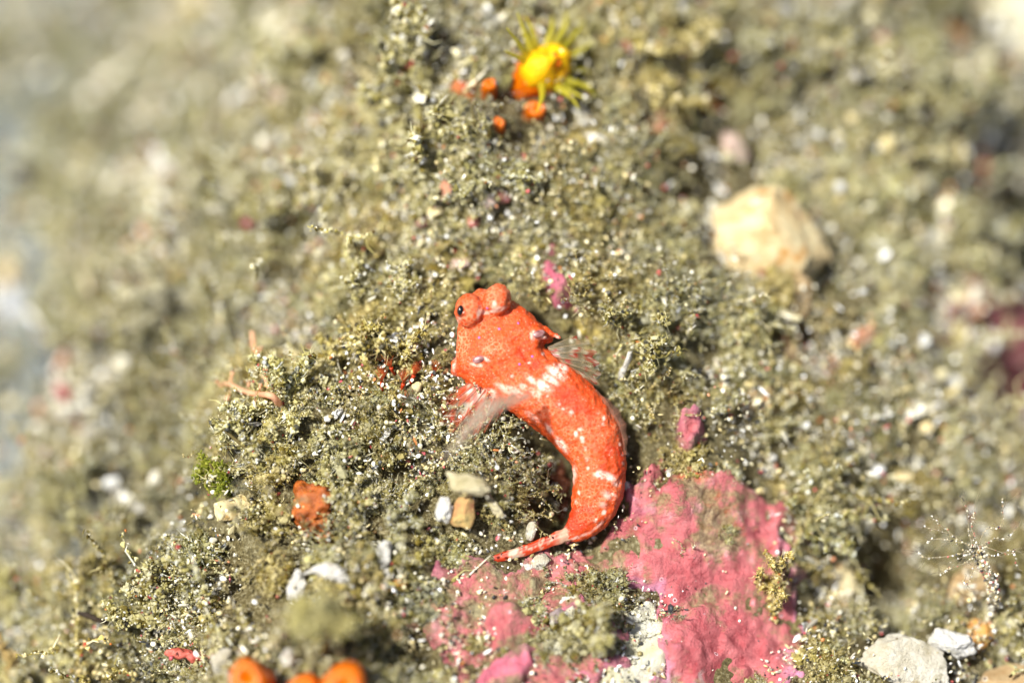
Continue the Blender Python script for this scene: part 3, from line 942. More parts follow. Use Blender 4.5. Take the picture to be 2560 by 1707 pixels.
pebble('shell_fragment', 'white shell chip left of the pale chip under the tail fin', 'shell', 1318, 1416, 18, 10, WHITE, 8, .1, 1.8, 6, .12, 3)
pebble('shell_fragment', 'pinkish splinter beside the hollow left of the tail', 'shell', 1345, 1237, 24, 8, PALEPINK, 6, .65, 2.6, 5, .1, 3)
pebble('shell_fragment', 'white oval flake at the outer edge of the tail', 'shell', 1568, 1215, 10, 15, WHITE, 6, .4, 2.8, 4, .08, 3)
pebble('pebble', 'square white grain cluster right of the white tail band', 'pebble', 1676, 1178, 13, 11, WHITE, 9, .1, 2.0, 8, .08, 3)
pebble('pebble', 'white round pebble on the turf above the large pink crust', 'pebble', 1928, 1142, 12, 11, WHITE, 10, .1, 2.6, 2, .05, 3)
pebble('pebble', 'white pebble right of the round white pebble above the pink crust', 'pebble', 1908, 1172, 9, 9, WHITE, 8, .1, 2.6, 6, .05, 3)
pebble('pebble', 'white pebble at the lower right rim of the large pink crust', 'pebble', 2016, 1600, 11, 9, WHITE, 8, .1, 1.6, 6, .05, 3)
pebble('pebble', 'cream pebble in the turf right of the pink crust top', 'pebble', 2255, 1188, 26, 16, CREAM, 14, .1, 2.0, 6, .05, 3)
pebble('pebble', 'white pebble right above the tentacles of the tube worm', 'pebble', 2325, 1238, 14, 14, WHITE, 12, .1, 2.2, 3, .05, 3)
pebble('stone', 'small terracotta stone right of the large dark hollow', 'stone', 2268, 1360, 14, 24, SALMON, 12, -.1, 1.0, 4, .08, 3)

# shells with their own form
def shell_arc(name, label, pts, wid, mat, wts):
    """curved shell edge: a bent blade of real thickness"""
    o = hit(*pts[len(pts) // 2])
    px = np.array(pts, float)
    c_ = np.array([L2W(o, (a - px[len(px) // 2][0]) / 250, -(b - px[len(px) // 2][1]) / 250, w) for (a, b), w in zip(pts, wts)])
    Q = curve_pts(np.hstack([c_, np.array(wid)[:, None] / 250]), 26)
    v, f = tube(Q[:, :3], np.maximum(Q[:, 3], .004), 12)
    q = v - o
    q = q * np.array([1, 1, 1]) + 0.03 * np.stack([fbm(q[:, 0] * 6 + 3, q[:, 1] * 6, q[:, 2] * 6, 4), fbm(q[:, 0] * 6, q[:, 1] * 6 + 9, q[:, 2] * 6, 4), fbm(q[:, 0] * 6, q[:, 1] * 6, q[:, 2] * 6 + 5, 4)], -1)
    return tag(link(name, mesh_from(name, q, tri(f), True), mat, None, o), label, 'shell')


shell_arc('shell_fragment', 'curved white shell like a comma below the orange sponge', [(768, 1432), (800, 1418), (835, 1420), (862, 1440), (888, 1458)], (5, 16, 20, 17, 5), WHITE, (.16, .2, .22, .2, .16))
CRARCH = mat_speckle('broken cream shell', S(170, 156, 100), 1.0 * S(242, 230, 190), [(S(150, 136, 84), 4, .3)], None, .5, .4, 4.0)
pebble('shell_fragment', 'blurred cream broken shell plate in front left of the tail', 'shell', 1178, 1212, 58, 30, CRARCH, 16, -.25, 3.2, 10, .3, 4)
pebble('shell_fragment', 'blurred white shell shard at the left end of the broken cream shell plate', 'shell', 1112, 1268, 22, 46, WHITE, 12, -.35, 4.0, 9, .3, 4)
pebble('shell_fragment', 'narrow cream shell shard hanging right of the broken cream shell plate', 'shell', 1238, 1262, 13, 44, CRARCH, 10, .5, 4.5, 9, .3, 4)
pebble('shell_fragment', 'rust and yellow shell piece under the cream shell arch', 'shell', 1162, 1278, 32, 50, mat_speckle('rust yellow', S(196, 110, 84), S(236, 206, 130), [], None, .5, .4, 3.5), 22, -.4, 1.4, 7, .1, 4)
pebble('shell_fragment', 'small white barnacle shell at the bottom left of the orange polyps', 'shell', 556, 1650, 36, 32, GREYW, 26, .3, 1.0, 8, .22, 4)
shell_arc('worm_tube', 'small white bent tube standing in the turf right of the fish fin', [(1567, 880), (1561, 905), (1553, 930), (1549, 950)], (7, 8, 8, 6), WHITE, (.3, .26, .2, .1))

# ------------------------------------------------------------------ orange sponge
def lumpy(name, px, py, blobs, mat, parent=None, org=None, voxel=0.02, smooth=4, disp=0.0, base=None):
    """several overlapping lumps grown together into one continuous skin; blobs: (du, dv, dw, ru, rv, rw) in units"""
    o = hit(px, py) if base is None else base
    parts = []
    off = 0
    Vs, Fs = [], []
    for k, b in enumerate(blobs):
        v, f = ball(_rs[0] + k, b[3:6], 0, 0.08, sub=3)
        v = v + np.array(b[:3])
        Vs.append(v[:, :1] * E_U + v[:, 1:2] * E_V + v[:, 2:3] * E_W); Fs.append(f + off); off += len(v)
    _rs[0] += len(blobs)
    me = mesh_from(name, np.vstack(Vs), np.vstack(Fs), True)
    me2 = fuse(me, voxel, smooth)
    if disp:
        c_ = np.empty(len(me2.vertices) * 3, np.float32); me2.vertices.foreach_get('co', c_); c_ = c_.reshape(-1, 3)
        nn = np.empty(len(me2.vertices) * 3, np.float32); me2.vertices.foreach_get('normal', nn); nn = nn.reshape(-1, 3)
        c_ = c_ + nn * (disp * fbm(c_[:, 0] * 7, c_[:, 1] * 7, c_[:, 2] * 7, 4))[:, None]
        me2.vertices.foreach_set('co', c_.astype(np.float32).ravel()); me2.update()
    if parent is not None:
        return link(name, me2, mat, parent, o - org)
    return link(name, me2, mat, None, o)


def fuse(me, voxel, smooth):
    t = bpy.data.objects.new('fusing', me)
    COL.objects.link(t)
    r = t.modifiers.new('r', 'REMESH'); r.mode = 'VOXEL'; r.voxel_size = voxel; r.use_smooth_shade = True
    if smooth:
        s = t.modifiers.new('s', 'SMOOTH'); s.iterations = smooth; s.factor = 0.5
    dg = bpy.context.evaluated_depsgraph_get()
    m2 = bpy.data.meshes.new_from_object(t.evaluated_get(dg))
    bpy.data.objects.remove(t)
    m2.name = me.name
    m2.polygons.foreach_set('use_smooth', np.ones(len(m2.polygons), bool))
    return m2


tag(lumpy('sponge', 780, 1285, [(0, .05, .05, .2, .26, .16), (.1, -.12, .02, .2, .16, .12), (-.1, .18, .04, .12, .14, .12), (.22, -.08, .02, .12, .08, .08), (.02, -.26, .0, .14, .09, .08)], ORANGESP, disp=.05, smooth=2, voxel=.018),
    'translucent orange sponge half covered by silt left of the fish', 'sponge')
tag(lumpy('sponge', 505, 1640, [(-.2, .04, .05, .16, .06, .07), (0, .0, .05, .16, .07, .07), (.2, -.04, .04, .12, .05, .06)], mat_plain('coral red flesh', S(214, 84, 66), .45, .4, .1, (8, .4), .2, (18, .6, .03), None, S(232, 130, 112)), disp=.04, smooth=2, voxel=.016),
    'flat coral-red sponge in the turf at the lower left', 'sponge')
tag(lumpy('sponge', 1167, 232, [(0, 0, .12, .13, .13, .13), (.1, -.06, .1, .12, .1, .1), (-.08, .05, .1, .1, .1, .1), (.16, -.2, .05, .08, .12, .08)], mat_plain('dull orange flesh', S(204, 116, 60), .5, .4, .1, (8, .35), .2), disp=.04, smooth=2),
    'blurred dull orange sponge left of the cup coral', 'sponge')

tag(lumpy('sponge', 1385, 1170, [(0, .1, .0, .14, .2, .1), (.03, -.1, .02, .13, .2, .1), (.02, -.32, .0, .12, .16, .1), (-.06, .22, .0, .12, .1, .08), (.0, -.48, -.02, .14, .1, .08)], mat_plain('dark brown lump', S(84, 40, 18), .35, .5, .1, (7, .6), .1, (20, .8, .05), None, S(140, 72, 36)), disp=.06, smooth=2, voxel=.02),
    'dark reddish brown lump in the hollow inside the curve of the fish', 'sponge')  # fused lumps in dark reddish brown, set into the hollow
EXCL.append((1305, 1380, 140, 42, .308)); EXCL.append((1385, 1190, 42, 95, 0)); EXCL.append((780, 1285, 40, 48, 0)); EXCL.append((1350, 172, 96, 92, 0)); EXCL.append((505, 1640, 60, 16, 0)); EXCL.append((1167, 232, 40, 40, 0)); EXCL.append((1334, 288, 38, 36, 0)); EXCL.append((1248, 322, 26, 26, 0)); EXCL.append((1220, 238, 26, 30, 0))
EXCL.append((828, 1430, 62, 24, 0)); EXCL.append((1165, 1240, 66, 62, 0)); EXCL.append((980, 925, 60, 50, 0))

# ------------------------------------------------------------------ cup coral with its tentacles
ORANGE = mat_plain('orange coral flesh', S(255, 128, 0), 0.4, 0.45, 0.15, (6, 0.25), 0.25, (14, 0.4, 0.02))
YELLOW = mat_plain('yellow polyp flesh', 1.4 * S(255, 176, 0), 0.45, 0.35, 0.3, (8, 0.1), 0.05, (12, 0.6, 0.04), None, 1.3 * S(255, 228, 24))
TENT = mat_plain('yellow tentacle flesh', 1.2 * S(226, 216, 60), 0.45, 0.4, 0.5, (5, 0.2), 0, None, 0.6)


def stub(name, label, px, py, r, h, mat, tilt=(0, 0)):
    o = hit(px, py)
    prof = [(.9, -.3), (1.0, 0.1), (1.04, .5), (1.0, .8), (.82, .97), (.5, 1.0), (.22, .9), (.02, .86)]
    ax = E_W + tilt[0] * E_U + tilt[1] * E_V; ax /= np.linalg.norm(ax)
    s1 = np.cross(ax, E_V); s1 /= np.linalg.norm(s1); s2 = np.cross(ax, s1)
    V, F, n = [], [], 28
    for i, (a, b) in enumerate(prof):
        for k in range(n):
            t = 2 * math.pi * k / n
            rr = r * a * (1 + .10 * math.sin(2 * t + px) + .08 * math.sin(3 * t + py + 3 * b) + .05 * math.sin(7 * t + 5 * b))
            V.append((s1 * math.cos(t) + s2 * math.sin(t)) * rr + ax * h * b)
    for i in range(len(prof) - 1):
        for k in range(n):
            F.append((i * n + k, i * n + (k + 1) % n, (i + 1) * n + (k + 1) % n, (i + 1) * n + k))
    me = mesh_from(name, np.array(V), np.array(F), True)
    return tag(link(name, me, mat, None, o), label, 'coral')


stub('coral_polyp', 'closed tall orange polyp leftmost of the blurred row at the bottom', 650, 1700, .18, .95, ORANGE, (-.05, .15))
stub('coral_polyp', 'small middle orange polyp of the blurred row at the bottom', 760, 1722, .15, .7, ORANGE, (.05, .1))
stub('coral_polyp', 'broad orange polyp rightmost of the blurred row at the bottom', 860, 1715, .22, .9, ORANGE, (.05, .1))
stub('coral_polyp', 'small closed orange polyp just below the yellow cup coral', 1334, 290, .095, .3, ORANGE, (.1, .2))
stub('coral_polyp', 'tiny orange polyp in the turf lower left of the cup coral', 1248, 322, .065, .24, ORANGE, (0, .2))
stub('coral_polyp', 'small orange polyp between the dull orange sponge and the cup coral', 1220, 238, .07, .28, ORANGE, (.1, .4))

co_ = hit(1318, 202) - E_W * .02
cup = tag(empty('cup_coral', co_), 'open yellow and orange cup coral polyp with spread tentacles near the top', 'coral')
cax = E_W * .62 + E_U * .48 + E_V * .30; cax /= np.linalg.norm(cax)
cs1 = np.cross(cax, E_V); cs1 /= np.linalg.norm(cs1); cs2 = np.cross(cax, cs1)
prof = [(.20, -.25), (.22, 0), (.235, .12), (.245, .20), (.235, .26)]
V, F, nn_ = [], [], 36
for a, b_ in prof:
    for k in range(nn_):
        t = 2 * math.pi * k / nn_
        V.append((cs1 * math.cos(t) + cs2 * math.sin(t)) * a * (1 + .04 * math.cos(12 * t)) + cax * b_)
for i in range(len(prof) - 1):
    for k in range(nn_):
        F.append((i * nn_ + k, i * nn_ + (k + 1) % nn_, (i + 1) * nn_ + (k + 1) % nn_, (i + 1) * nn_ + k))
link('column', mesh_from('column', np.array(V), np.array(F), True), ORANGE, cup)
prof = [(.20, .16), (.245, .24), (.255, .33), (.235, .42), (.175, .49), (.09, .52), (.005, .51)]
V, F = [], []
for a, b_ in prof:
    for k in range(nn_):
        t = 2 * math.pi * k / nn_
        V.append((cs1 * math.cos(t) + cs2 * math.sin(t)) * a * (1 + .05 * math.cos(9 * t) + .10 * math.sin(2 * t + .5) + .07 * math.sin(3 * t + 4 * b_)) + cax * b_ * (1 + .12 * math.sin(2 * t + 1)))
for i in range(len(prof) - 1):
    for k in range(nn_):
        F.append((i * nn_ + k, i * nn_ + (k + 1) % nn_, (i + 1) * nn_ + (k + 1) % nn_, (i + 1) * nn_ + k))
link('oral_disc', mesh_from('oral_disc', np.array(V), np.array(F), True), YELLOW, cup)
v, f = ball(44, (.05, .09, .03), 0, .3, sub=3)
link('mouth', mesh_from('mouth', v[:, :1] * cs1 + v[:, 1:2] * cs2 + v[:, 2:3] * cax + cax * .525, f, True), ORANGE, cup)
tg = random.Random(3)
for k in range(15):
    t = 2 * math.pi * k / 15 + tg.uniform(-.2, .2)
    rd = cs1 * math.cos(t) + cs2 * math.sin(t)
    if rd @ (E_U * .75 + E_V * .55) < -.6:
        continue
    L = tg.uniform(.26, .48)
    b0 = co_ + rd * .22 + cax * .33
    b1 = b0 + rd * L * .5 + cax * L * tg.uniform(.1, .4)
    b2 = b1 + rd * L * .5 + cax * L * tg.uniform(-.15, .25) + np.array([0, 0, .04])
    part_tube('tentacle', [b0, b1, b2], np.array([.05, .028, .005]), TENT, cup, co_, 8, 10)

# ------------------------------------------------------------------ salmon branching hydroid, red polyps, white polyps
SALM = mat_plain('salmon hydroid flesh', 1.5 * S(255, 206, 168), 0.5, 0.4, 0.5, (8, .2), 0, None, 0.75)
REDP = mat_plain('red polyp flesh', S(226, 70, 14), 0.45, 0.45, 0.2, (8, .3), .2, None)
REDT = mat_plain('red polyp crown', S(240, 120, 60), 0.5, 0.4, 0.4, (8, .2), 0, None, 0.6)
WHIT = mat_plain('clear hydroid flesh', S(206, 202, 170), 0.5, 0.4, 0.4, (8, .2), 0, None, 0.7)


def at(px, py, dd):
    return at_depth(np.array(px, float), np.array(py, float), np.array(dd, float))


hb = hit(705, 1020); hd = float(project(hb)[2])
hyd = tag(empty('hydroid', hb), 'salmon branching hydroid leaning out over the drop left of the fish', 'hydroid')
def hy(pts, rr, nm='branch'):
    P_ = np.array([at(a, b, min(d, float(project(hit(a, b))[2]) - .5) if i else d) for i, (a, b, d) in enumerate(pts)])
    part_tube(nm, P_, np.array(rr) * .62 / 250, SALM, hyd, hb, 8, 16)
hy([(705, 1020, hd + .05), (680, 990, .62), (645, 985, .58), (610, 978, .55), (575, 960, .5), (548, 962, .5)], [15, 14, 11, 10, 8, 9], 'stem')
hy([(680, 990, .62), (668, 960, .66), (655, 915, .66), (638, 880, .68), (632, 850, .7), (630, 828, .7)], [12, 9, 8, 8, 9, 8], 'stem')
for a, b, c_, d, e, r_ in [(575, 960, 582, 928, .48, 7), (582, 965, 566, 1000, .52, 7), (620, 978, 622, 955, .5, 6), (632, 982, 640, 1010, .55, 6), (645, 985, 652, 960, .55, 6), (638, 880, 655, 868, .66, 6), (660, 930, 674, 918, .66, 5), (634, 862, 622, 856, .7, 6), (550, 962, 540, 950, .5, 7), (660, 990, 690, 960, .6, 7)]:
    hy([(a, b, e + .04), ((a + c_) / 2, (b + d) / 2, e), (c_, d, e - .02)], [r_, r_ * .8, r_ * 1.2])
    tip = at(c_, d, min(e - .02, float(project(hit(c_, d))[2]) - .5))
    hg = random.Random(a + d)
    for k in range(7):
        t = k * .9
        dd_ = at(c_ + (c_ - a) * .35, d + (d - b) * .35, e) - tip
        q = tip + dd_ + (E_U * math.cos(t) + E_W * math.sin(t) + E_V * .3 * math.sin(2 * t)) * .06
        part_tube('tentacle', [tip, (tip + q) / 2, q], np.array([.008, .006, .002]), WHIT, hyd, hb, 4)


def red_polyp(label, bx, by, tx, ty, fan, r=4.6, dd=None):
    o = hit(bx, by)
    d0 = float(project(o)[2])
    t = tag(empty('tiny_polyp', o), label, 'polyp', 'tiny red polyps beside the fish head')
    a = o; m_ = at((bx + tx) / 2 - 2, (by + ty) / 2, d0 - .06); e = at(tx, ty, d0 - .12)
    part_tube('stalk', [a - E_W * .05, m_, e], np.array([r, r * .8, r * 1.15]) / 250, REDP, t, o, 8, 10)
    g_ = random.Random(int(bx * 7 + by))
    n_ = 10
    for k in range(n_):
        f_ = (k + .5) / n_
        ax_ = fan[0] + (fan[2] - fan[0]) * f_; ay_ = fan[1] + (fan[3] - fan[1]) * f_ - 14 * math.sin(math.pi * f_)
        q = at(ax_, ay_, d0 - .12 + g_.uniform(-.12, .12))
        mm = e * .45 + q * .55 + E_W * g_.uniform(-.02, .02) + (e - a) * .1
        part_tube('tentacle', [e, mm, q], np.array([.006, .0045, .002]), REDT, t, o, 4)


def cr(x, y):      # from a working enlargement to the plan
    return 480 + x * .2979, 780 + y * .2979
for lb, b_, t_, f0, f1 in [
    ('tiny red polyp lowest left of the cluster, under the cream slab', (1605, 690), (1595, 590), (1520, 490), (1650, 495)),
    ('tiny red polyp in front of the cream slab, leaning left', (1712, 535), (1670, 465), (1540, 395), (1700, 365)),
    ('tallest tiny red polyp in the middle of the cluster', (1745, 715), (1775, 600), (1715, 510), (1850, 515)),
    ('tiny red polyp with fork-like crown right of the tallest one', (1828, 625), (1862, 530), (1830, 450), (1950, 470)),
    ('tiny red polyp nearest to the fish cheek', (1995, 605), (2028, 505), (1985, 420), (2110, 470)),
    ('short thick red polyp lowest of the cluster, by the dark pebble', (1740, 850), (1780, 760), (1740, 700), (1840, 700)),
    ('blurred red polyp farthest left of the cluster', (1225, 430), (1240, 330), (1170, 220), (1280, 230)),
    ('blurred red polyp at the upper left of the cream slab', (1490, 420), (1450, 330), (1380, 220), (1470, 210))]:
    red_polyp(lb, *cr(*b_), *cr(*t_), (*cr(*f0), *cr(*f1)))


def white_polyp(label, bx, by, tx, ty, r=28):
    o = hit(bx, by); d0 = float(project(o)[2]) - .15
    t = tag(empty('hydroid_polyp', o), label, 'polyp')
    e = at(tx, ty, d0 - .1)
    part_tube('stalk', [o, at((bx + tx) / 2 + 3, (by + ty) / 2 - 4, d0 - .05), e], np.array([3.2, 2.4, 4.2]) / 250, WHIT, t, o, 6, 10)
    for k in range(16):
        a_ = 2 * math.pi * k / 16
        q = at(tx + math.cos(a_) * r - 3, ty + math.sin(a_) * r * .9 - 2, d0 - .22 + .08 * math.sin(3 * a_))
        part_tube('tentacle', [e, e * .5 + q * .5 - E_W * .01, q], np.array([.0055, .004, .0018]), WHIT, t, o, 4)


white_polyp('hair-fine white polyp with a star of tentacles left of the orange sponge', 645, 1240, 599, 1218, 24)
white_polyp('second hair-fine white polyp below the star-shaped one', 625, 1292, 590, 1272, 18)
white_polyp('hair-fine white polyp among the tallest red polyps', 1040, 1012, 1025, 1000, 22)

# ------------------------------------------------------------------ tube worm with sandy branching tentacles
SANDY = mat_vcol('sand grains stuck on a worm', 0.4, 0.45)
CLEAR = mat_plain('clear worm skin', 1.0 * S(210, 196, 160), 0.4, 0.4, 0.4, (10, .2), 0, None, 0.4)
wo = hit(2482, 1535); wd = 0.02
worm = tag(empty('tube_worm', wo), 'sand-crusted tube worm with branching see-through tentacles at the right', 'worm')
WC = (2442, 1372)
tubep = np.array([wo - E_W * .1, at(2486, 1500, .25), at(2478, 1455, .12), at(2458, 1412, .05), at(*WC, wd)])
part_tube('tube', tubep, np.array([14, 15, 13, 12, 13]) / 250, CLEAR, worm, wo, 10, 20)
gw = np.random.default_rng(77)
def sand_on(name, P_, R_, parent, org, rad=(0.007, 0.017)):
    P_ = np.asarray(P_); n_ = len(P_)
    C_ = np.where((gw.random(n_) < .66)[:, None], np.array([S(240, 234, 214), S(222, 206, 160), S(250, 248, 240), S(200, 190, 160)])[gw.integers(0, 4, n_)], np.array([S(40, 40, 44), S(70, 70, 72), S(150, 120, 70), S(196, 110, 100)])[gw.integers(0, 4, n_)])
    d = gw.normal(size=(n_, 3)); d /= np.linalg.norm(d, axis=1, keepdims=True)
    v, f, c_ = crumbs(P_ + d * R_[:, None], gw.uniform(*rad, n_), C_, gw, .35, .5)
    me = mesh_from(name, v - org, f); set_col(me, c_)
    o = link(name, me, SANDY, parent); o['kind'] = 'stuff'
    return o
Q = curve_pts(np.hstack([tubep, (np.array([14, 15, 13, 12, 13]) / 250)[:, None]]), 320)
sand_on('sand_coating', Q[:, :3], Q[:, 3], worm, wo, (.011, .026))
tips = [(2402, 1238, -.25), (2438, 1272, -.1), (2330, 1290, -.1), (2312, 1318, .05), (2292, 1378, .1), (2318, 1356, -.15), (2350, 1436, .05), (2372, 1408, -.2), (2506, 1248, .05), (2548, 1312, .1), (2540, 1368, -.1), (2546, 1425, .1), (2500, 1440, -.15), (2405, 1450, -.1)]
for k, (a, b, d) in enumerate(tips):
    c0 = at(*WC, wd - .03); e = at(a, b, d)
    m1 = c0 * .66 + e * .34 + E_W * .05 + gw.normal(size=3) * .035; m2 = c0 * .33 + e * .67 + E_W * .03 + gw.normal(size=3) * .055
    P_ = curve_pts(np.array([c0, m1, m2, e]), 26)
    br = part_tube('tentacle', P_, np.linspace(.009, .003, 26), CLEAR, worm, wo, 5)
    sand_on('sand_coating', P_[gw.integers(2, 26, 30)] + gw.normal(size=(30, 3)) * .004, np.full(30, .008), br, wo, (.005, .012))
    for j in range(4):
        i = int(gw.integers(9, 25)); q = P_[i] + (e - c0) * gw.uniform(.10, .22) + gw.normal(size=3) * .08
        P2 = curve_pts(np.array([P_[i], (P_[i] + q) / 2 + gw.normal(size=3) * .02, q]), 8)
        sb = part_tube('side_branch', P2, np.linspace(.004, .002, 8), CLEAR, br, wo, 4)

# ------------------------------------------------------------------ dark twig and bottom left hydroids
TWIG = mat_plain('dark twig', S(64, 50, 36), .7, .3, 0, (9, .5), 0, (20, .8, .04))
o = hit(300, 1570)
tw = tag(empty('twig', o), 'dark crusty twig sticking out of the turf at the lower left', 'twig')
P_ = curve_pts(np.array([o, at(255, 1552, .3), at(195, 1530, .35)]), 14)
v, f = tube(P_, np.array([.03, .034, .03, .033, .03, .034, .028, .033, .028, .032, .026, .03, .026, .02]), 9)
link('stem', mesh_from('stem', v - o + .008 * fbm(v[:, :1] * 14, v[:, 1:2] * 14, v[:, 2:3] * 14, 2), tri(f), True), TWIG, tw)
TANH = mat_plain('tan hydroid', S(206, 176, 112), .55, .35, .25, (12, .3))
def sprig(label, px, py, hgt, seed, nst=4):
    o = hit(px, py); g_ = random.Random(seed)
    t = tag(empty('hydroid', o), label, 'hydroid')
    for k in range(nst):
        a = o + E_U * g_.uniform(-.15, .15)
        e = a + E_V * hgt * g_.uniform(.6, 1.1) + E_U * g_.uniform(-.2, .2) + E_W * hgt * .5
        P_ = curve_pts(np.array([a, (a + e) / 2 + E_U * g_.uniform(-.05, .05), e]), 12)
        st = part_tube('stem', P_, np.linspace(.028, .02, 12), TANH, t, o, 6)
        for j in range(4):
            i = g_.randint(3, 11); q = P_[i] + E_U * g_.choice((-1, 1)) * .07 + E_V * .06 + E_W * g_.uniform(-.04, .06)
            part_tube('side_branch', [P_[i], (P_[i] + q) / 2, q], np.array([.015, .013, .012]), TANH, st, o, 5)
sprig('tan knobbly hydroid sprig at the bottom edge left of the orange polyps', 250, 1705, .35, 4, 5)
sprig('thin tan hydroid sprig in the bottom left corner', 45, 1700, .5, 9, 4)

# ------------------------------------------------------------------ tall silted algae fronds
def frond(label, bx, by, tx, ty, lift, seed, nb=2, width=1.0, cols=None, mat=None, name='algae_frond', per=10, size=(0.024, 0.058), group='silted algae fronds'):
    o = hit(bx, by)
    d0 = float(project(o)[2])
    e = at(tx, ty, d0 - lift)
    ax_ = e - o; L = np.linalg.norm(ax_); ax_ /= L
    t = tag(empty(name, o), label, 'algae', group)
    v, f, c_ = gen_frond(seed, nb, 1.9, 0.28 * width, per, 0.16 * width, cols, size, 700)
    s1 = np.cross(ax_, [0.31, 0.2, 0.9]); s1 /= np.linalg.norm(s1); s2 = np.cross(ax_, s1)
    k_ = L / 1.9
    W_ = (v[:, :1] * s1 + v[:, 1:2] * s2 + v[:, 2:3] * ax_) * k_
    me = mesh_from('branches', W_, f); set_col(me, c_ * random.Random(seed).uniform(.9, 1.1))
    b_ = link('branches', me, mat or M_CRUMB, t); b_['kind'] = 'stuff'
    part_tube('stem', [o - ax_ * .05, o + ax_ * L * .5, o + ax_ * L * .9], np.array([.03, .022, .01]), STEM, t, o, 6)
STEM = mat_plain('algae stem', S(120, 106, 58), .7, .3, .2, (9, .3))
def green_cols(n, g_):
    return 1.7 * np.array([S(120, 128, 30), S(96, 104, 20), S(140, 140, 48)])[g_.integers(0, 3, n)] * g_.uniform(.8, 1.15, (n, 1))
def pale_cols(n, g_):
    return 1.6 * np.array([S(206, 200, 176), S(190, 186, 160), S(170, 162, 120)])[g_.integers(0, 3, n)] * g_.uniform(.85, 1.1, (n, 1))
for a in [
    ('sharp silted algae frond leaning out over the drop left of the orange sponge', 700, 1190, 530, 1050, .2, 31, 3, 1.0),
    ('fuzzy silted tuft on the ridge just left of the red polyps', 850, 1010, 848, 925, .25, 32, 4, 1.6),
    ('tall upright silted frond below the left end of the dull orange sponge', 1062, 520, 1052, 190, .45, 33, 3, .9),
    ('arching silted frond reaching to the upper left from the cup coral', 1120, 215, 885, 65, .4, 34, 3, 1.0),
    ('silted frond between the tall upright frond and the cup coral', 1190, 400, 1180, 250, .35, 35, 3, 1.1),
    ('blurred silted frond standing left of the tall upright frond', 800, 580, 730, 400, .6, 36, 3, 1.1),
    ('silted frond halfway between the tall upright frond and the fish eyes', 930, 740, 880, 590, .4, 37, 3, 1.2),
    ('bushy tuft at the lower left above the dark twig', 420, 1530, 310, 1440, .4, 39, 5, 1.6),
    ('faint blurred tuft at the far left above the ochre stone', 190, 620, 150, 520, .5, 40, 4, 1.6),
    ('small silted tuft overhanging the top of the orange sponge', 875, 1290, 865, 1200, .35, 42, 5, 1.8),
    ('olive tuft between the lilac pebble and the large pink crust', 1500, 1600, 1480, 1530, .6, 43, 4, 1.8),
    ('silted tuft right of the fish between head and cream rock', 1570, 830, 1600, 740, .3, 44, 4, 1.5),
    ('brownish blurred tuft at the left foot of the large cream rock', 1720, 580, 1650, 490, .4, 45, 4, 1.5),
    ('silted tuft rising behind the left eye of the fish', 1040, 740, 1010, 650, .25, 46, 4, 1.4),
    ('silted frond at the right beyond the large cream rock', 2250, 330, 2290, 200, .5, 47, 4, 1.3),
    ('silted tuft at the top between cup coral and brown stone', 1680, 90, 1700, 0, .5, 48, 4, 1.4),
]:
    frond(*a)
frond('pale grey branching algae far left in the blur', 560, 480, 470, 360, .9, 51, 3, 1.0, pale_cols, per=4, size=(.02, .05))
frond('pale thin branching algae at the left below the greenish white pebble', 430, 720, 290, 640, .8, 52, 3, .9, pale_cols, per=4, size=(.02, .05))
frond('dark green algae clump in the shade left of the orange sponge', 560, 1230, 520, 1150, .3, 53, 6, 2.0, green_cols, name='green_algae')
def soft_cols(n, g_):
    return np.array(OLIVE)[g_.integers(0, 5, n)] * g_.uniform(.9, 1.05, (n, 1))
o = hit(800, 1640)
tf_ = tag(empty('algae_frond', o), 'large blurred olive tuft in the foreground above the orange polyps', 'algae', 'silted algae fronds')
hd_ = at(800, 1530, -1.75)
part_tube('stem', [o, (o + hd_) / 2 + E_U * .08, hd_], np.array([.04, .03, .02]), STEM, tf_, o, 6, 12)
v, f, c_ = gen_mound(777, 34, 30)
g_ = np.random.default_rng(4)
c_ = c_ * .35 + .65 * np.array(OLIVE[1])
me = mesh_from('branches', (v[:, :1] * E_U * .95 + v[:, 1:2] * E_W * .8 + (v[:, 2:3] - .45) * E_V * 1.1) * .34 + hd_ - o, f); set_col(me, c_)
link('branches', me, M_CRUMB, tf_)['kind'] = 'stuff'


def S(r, g, b):
    return _S0(r, g, b) * 0.62

# ------------------------------------------------------------------ the fish: one continuous body, fins as parts
def F3(px, py, w):
    """a point of the fish from its dorsal plan (pixels) and its height out of the slope"""
    return at(px, py, -np.asarray(w, float))


#        px    py    half width  top   bottom centre height
SPINE = [(1200, 742, 14, .05, .08, .00), (1204, 754, 40, .12, .14, .02), (1211, 774, 68, .17, .18, .04), (1224, 804, 90, .20, .20, .05), (1240, 838, 108, .23, .22, .05),
         (1256, 876, 121, .25, .24, .04), (1272, 903, 113, .26, .24, .03), (1292, 927, 97, .27, .25, .02), (1340, 964, 91, .30, .26, .01), (1412, 1017, 88, .32, .26, .01),
         (1465, 1078, 83, .31, .25, .01), (1493, 1138, 71, .29, .23, .01), (1498, 1196, 64, .27, .21, .02), (1490, 1250, 60, .24, .18, .02), (1468, 1294, 48, .19, .14, .02), (1440, 1324, 32, .13, .10, .02), (1416, 1339, 17, .08, .07, .02)]
SPN = np.array(SPINE, float)
NS, NR = 170, 56
sp = curve_pts(SPN, NS)
tx_, ty_ = np.gradient(sp[:, 0]), np.gradient(sp[:, 1])
tl = np.hypot(tx_, ty_); lx, ly = -ty_ / tl, tx_ / tl      # sideways in the plan
V = np.zeros((NS, NR, 3))
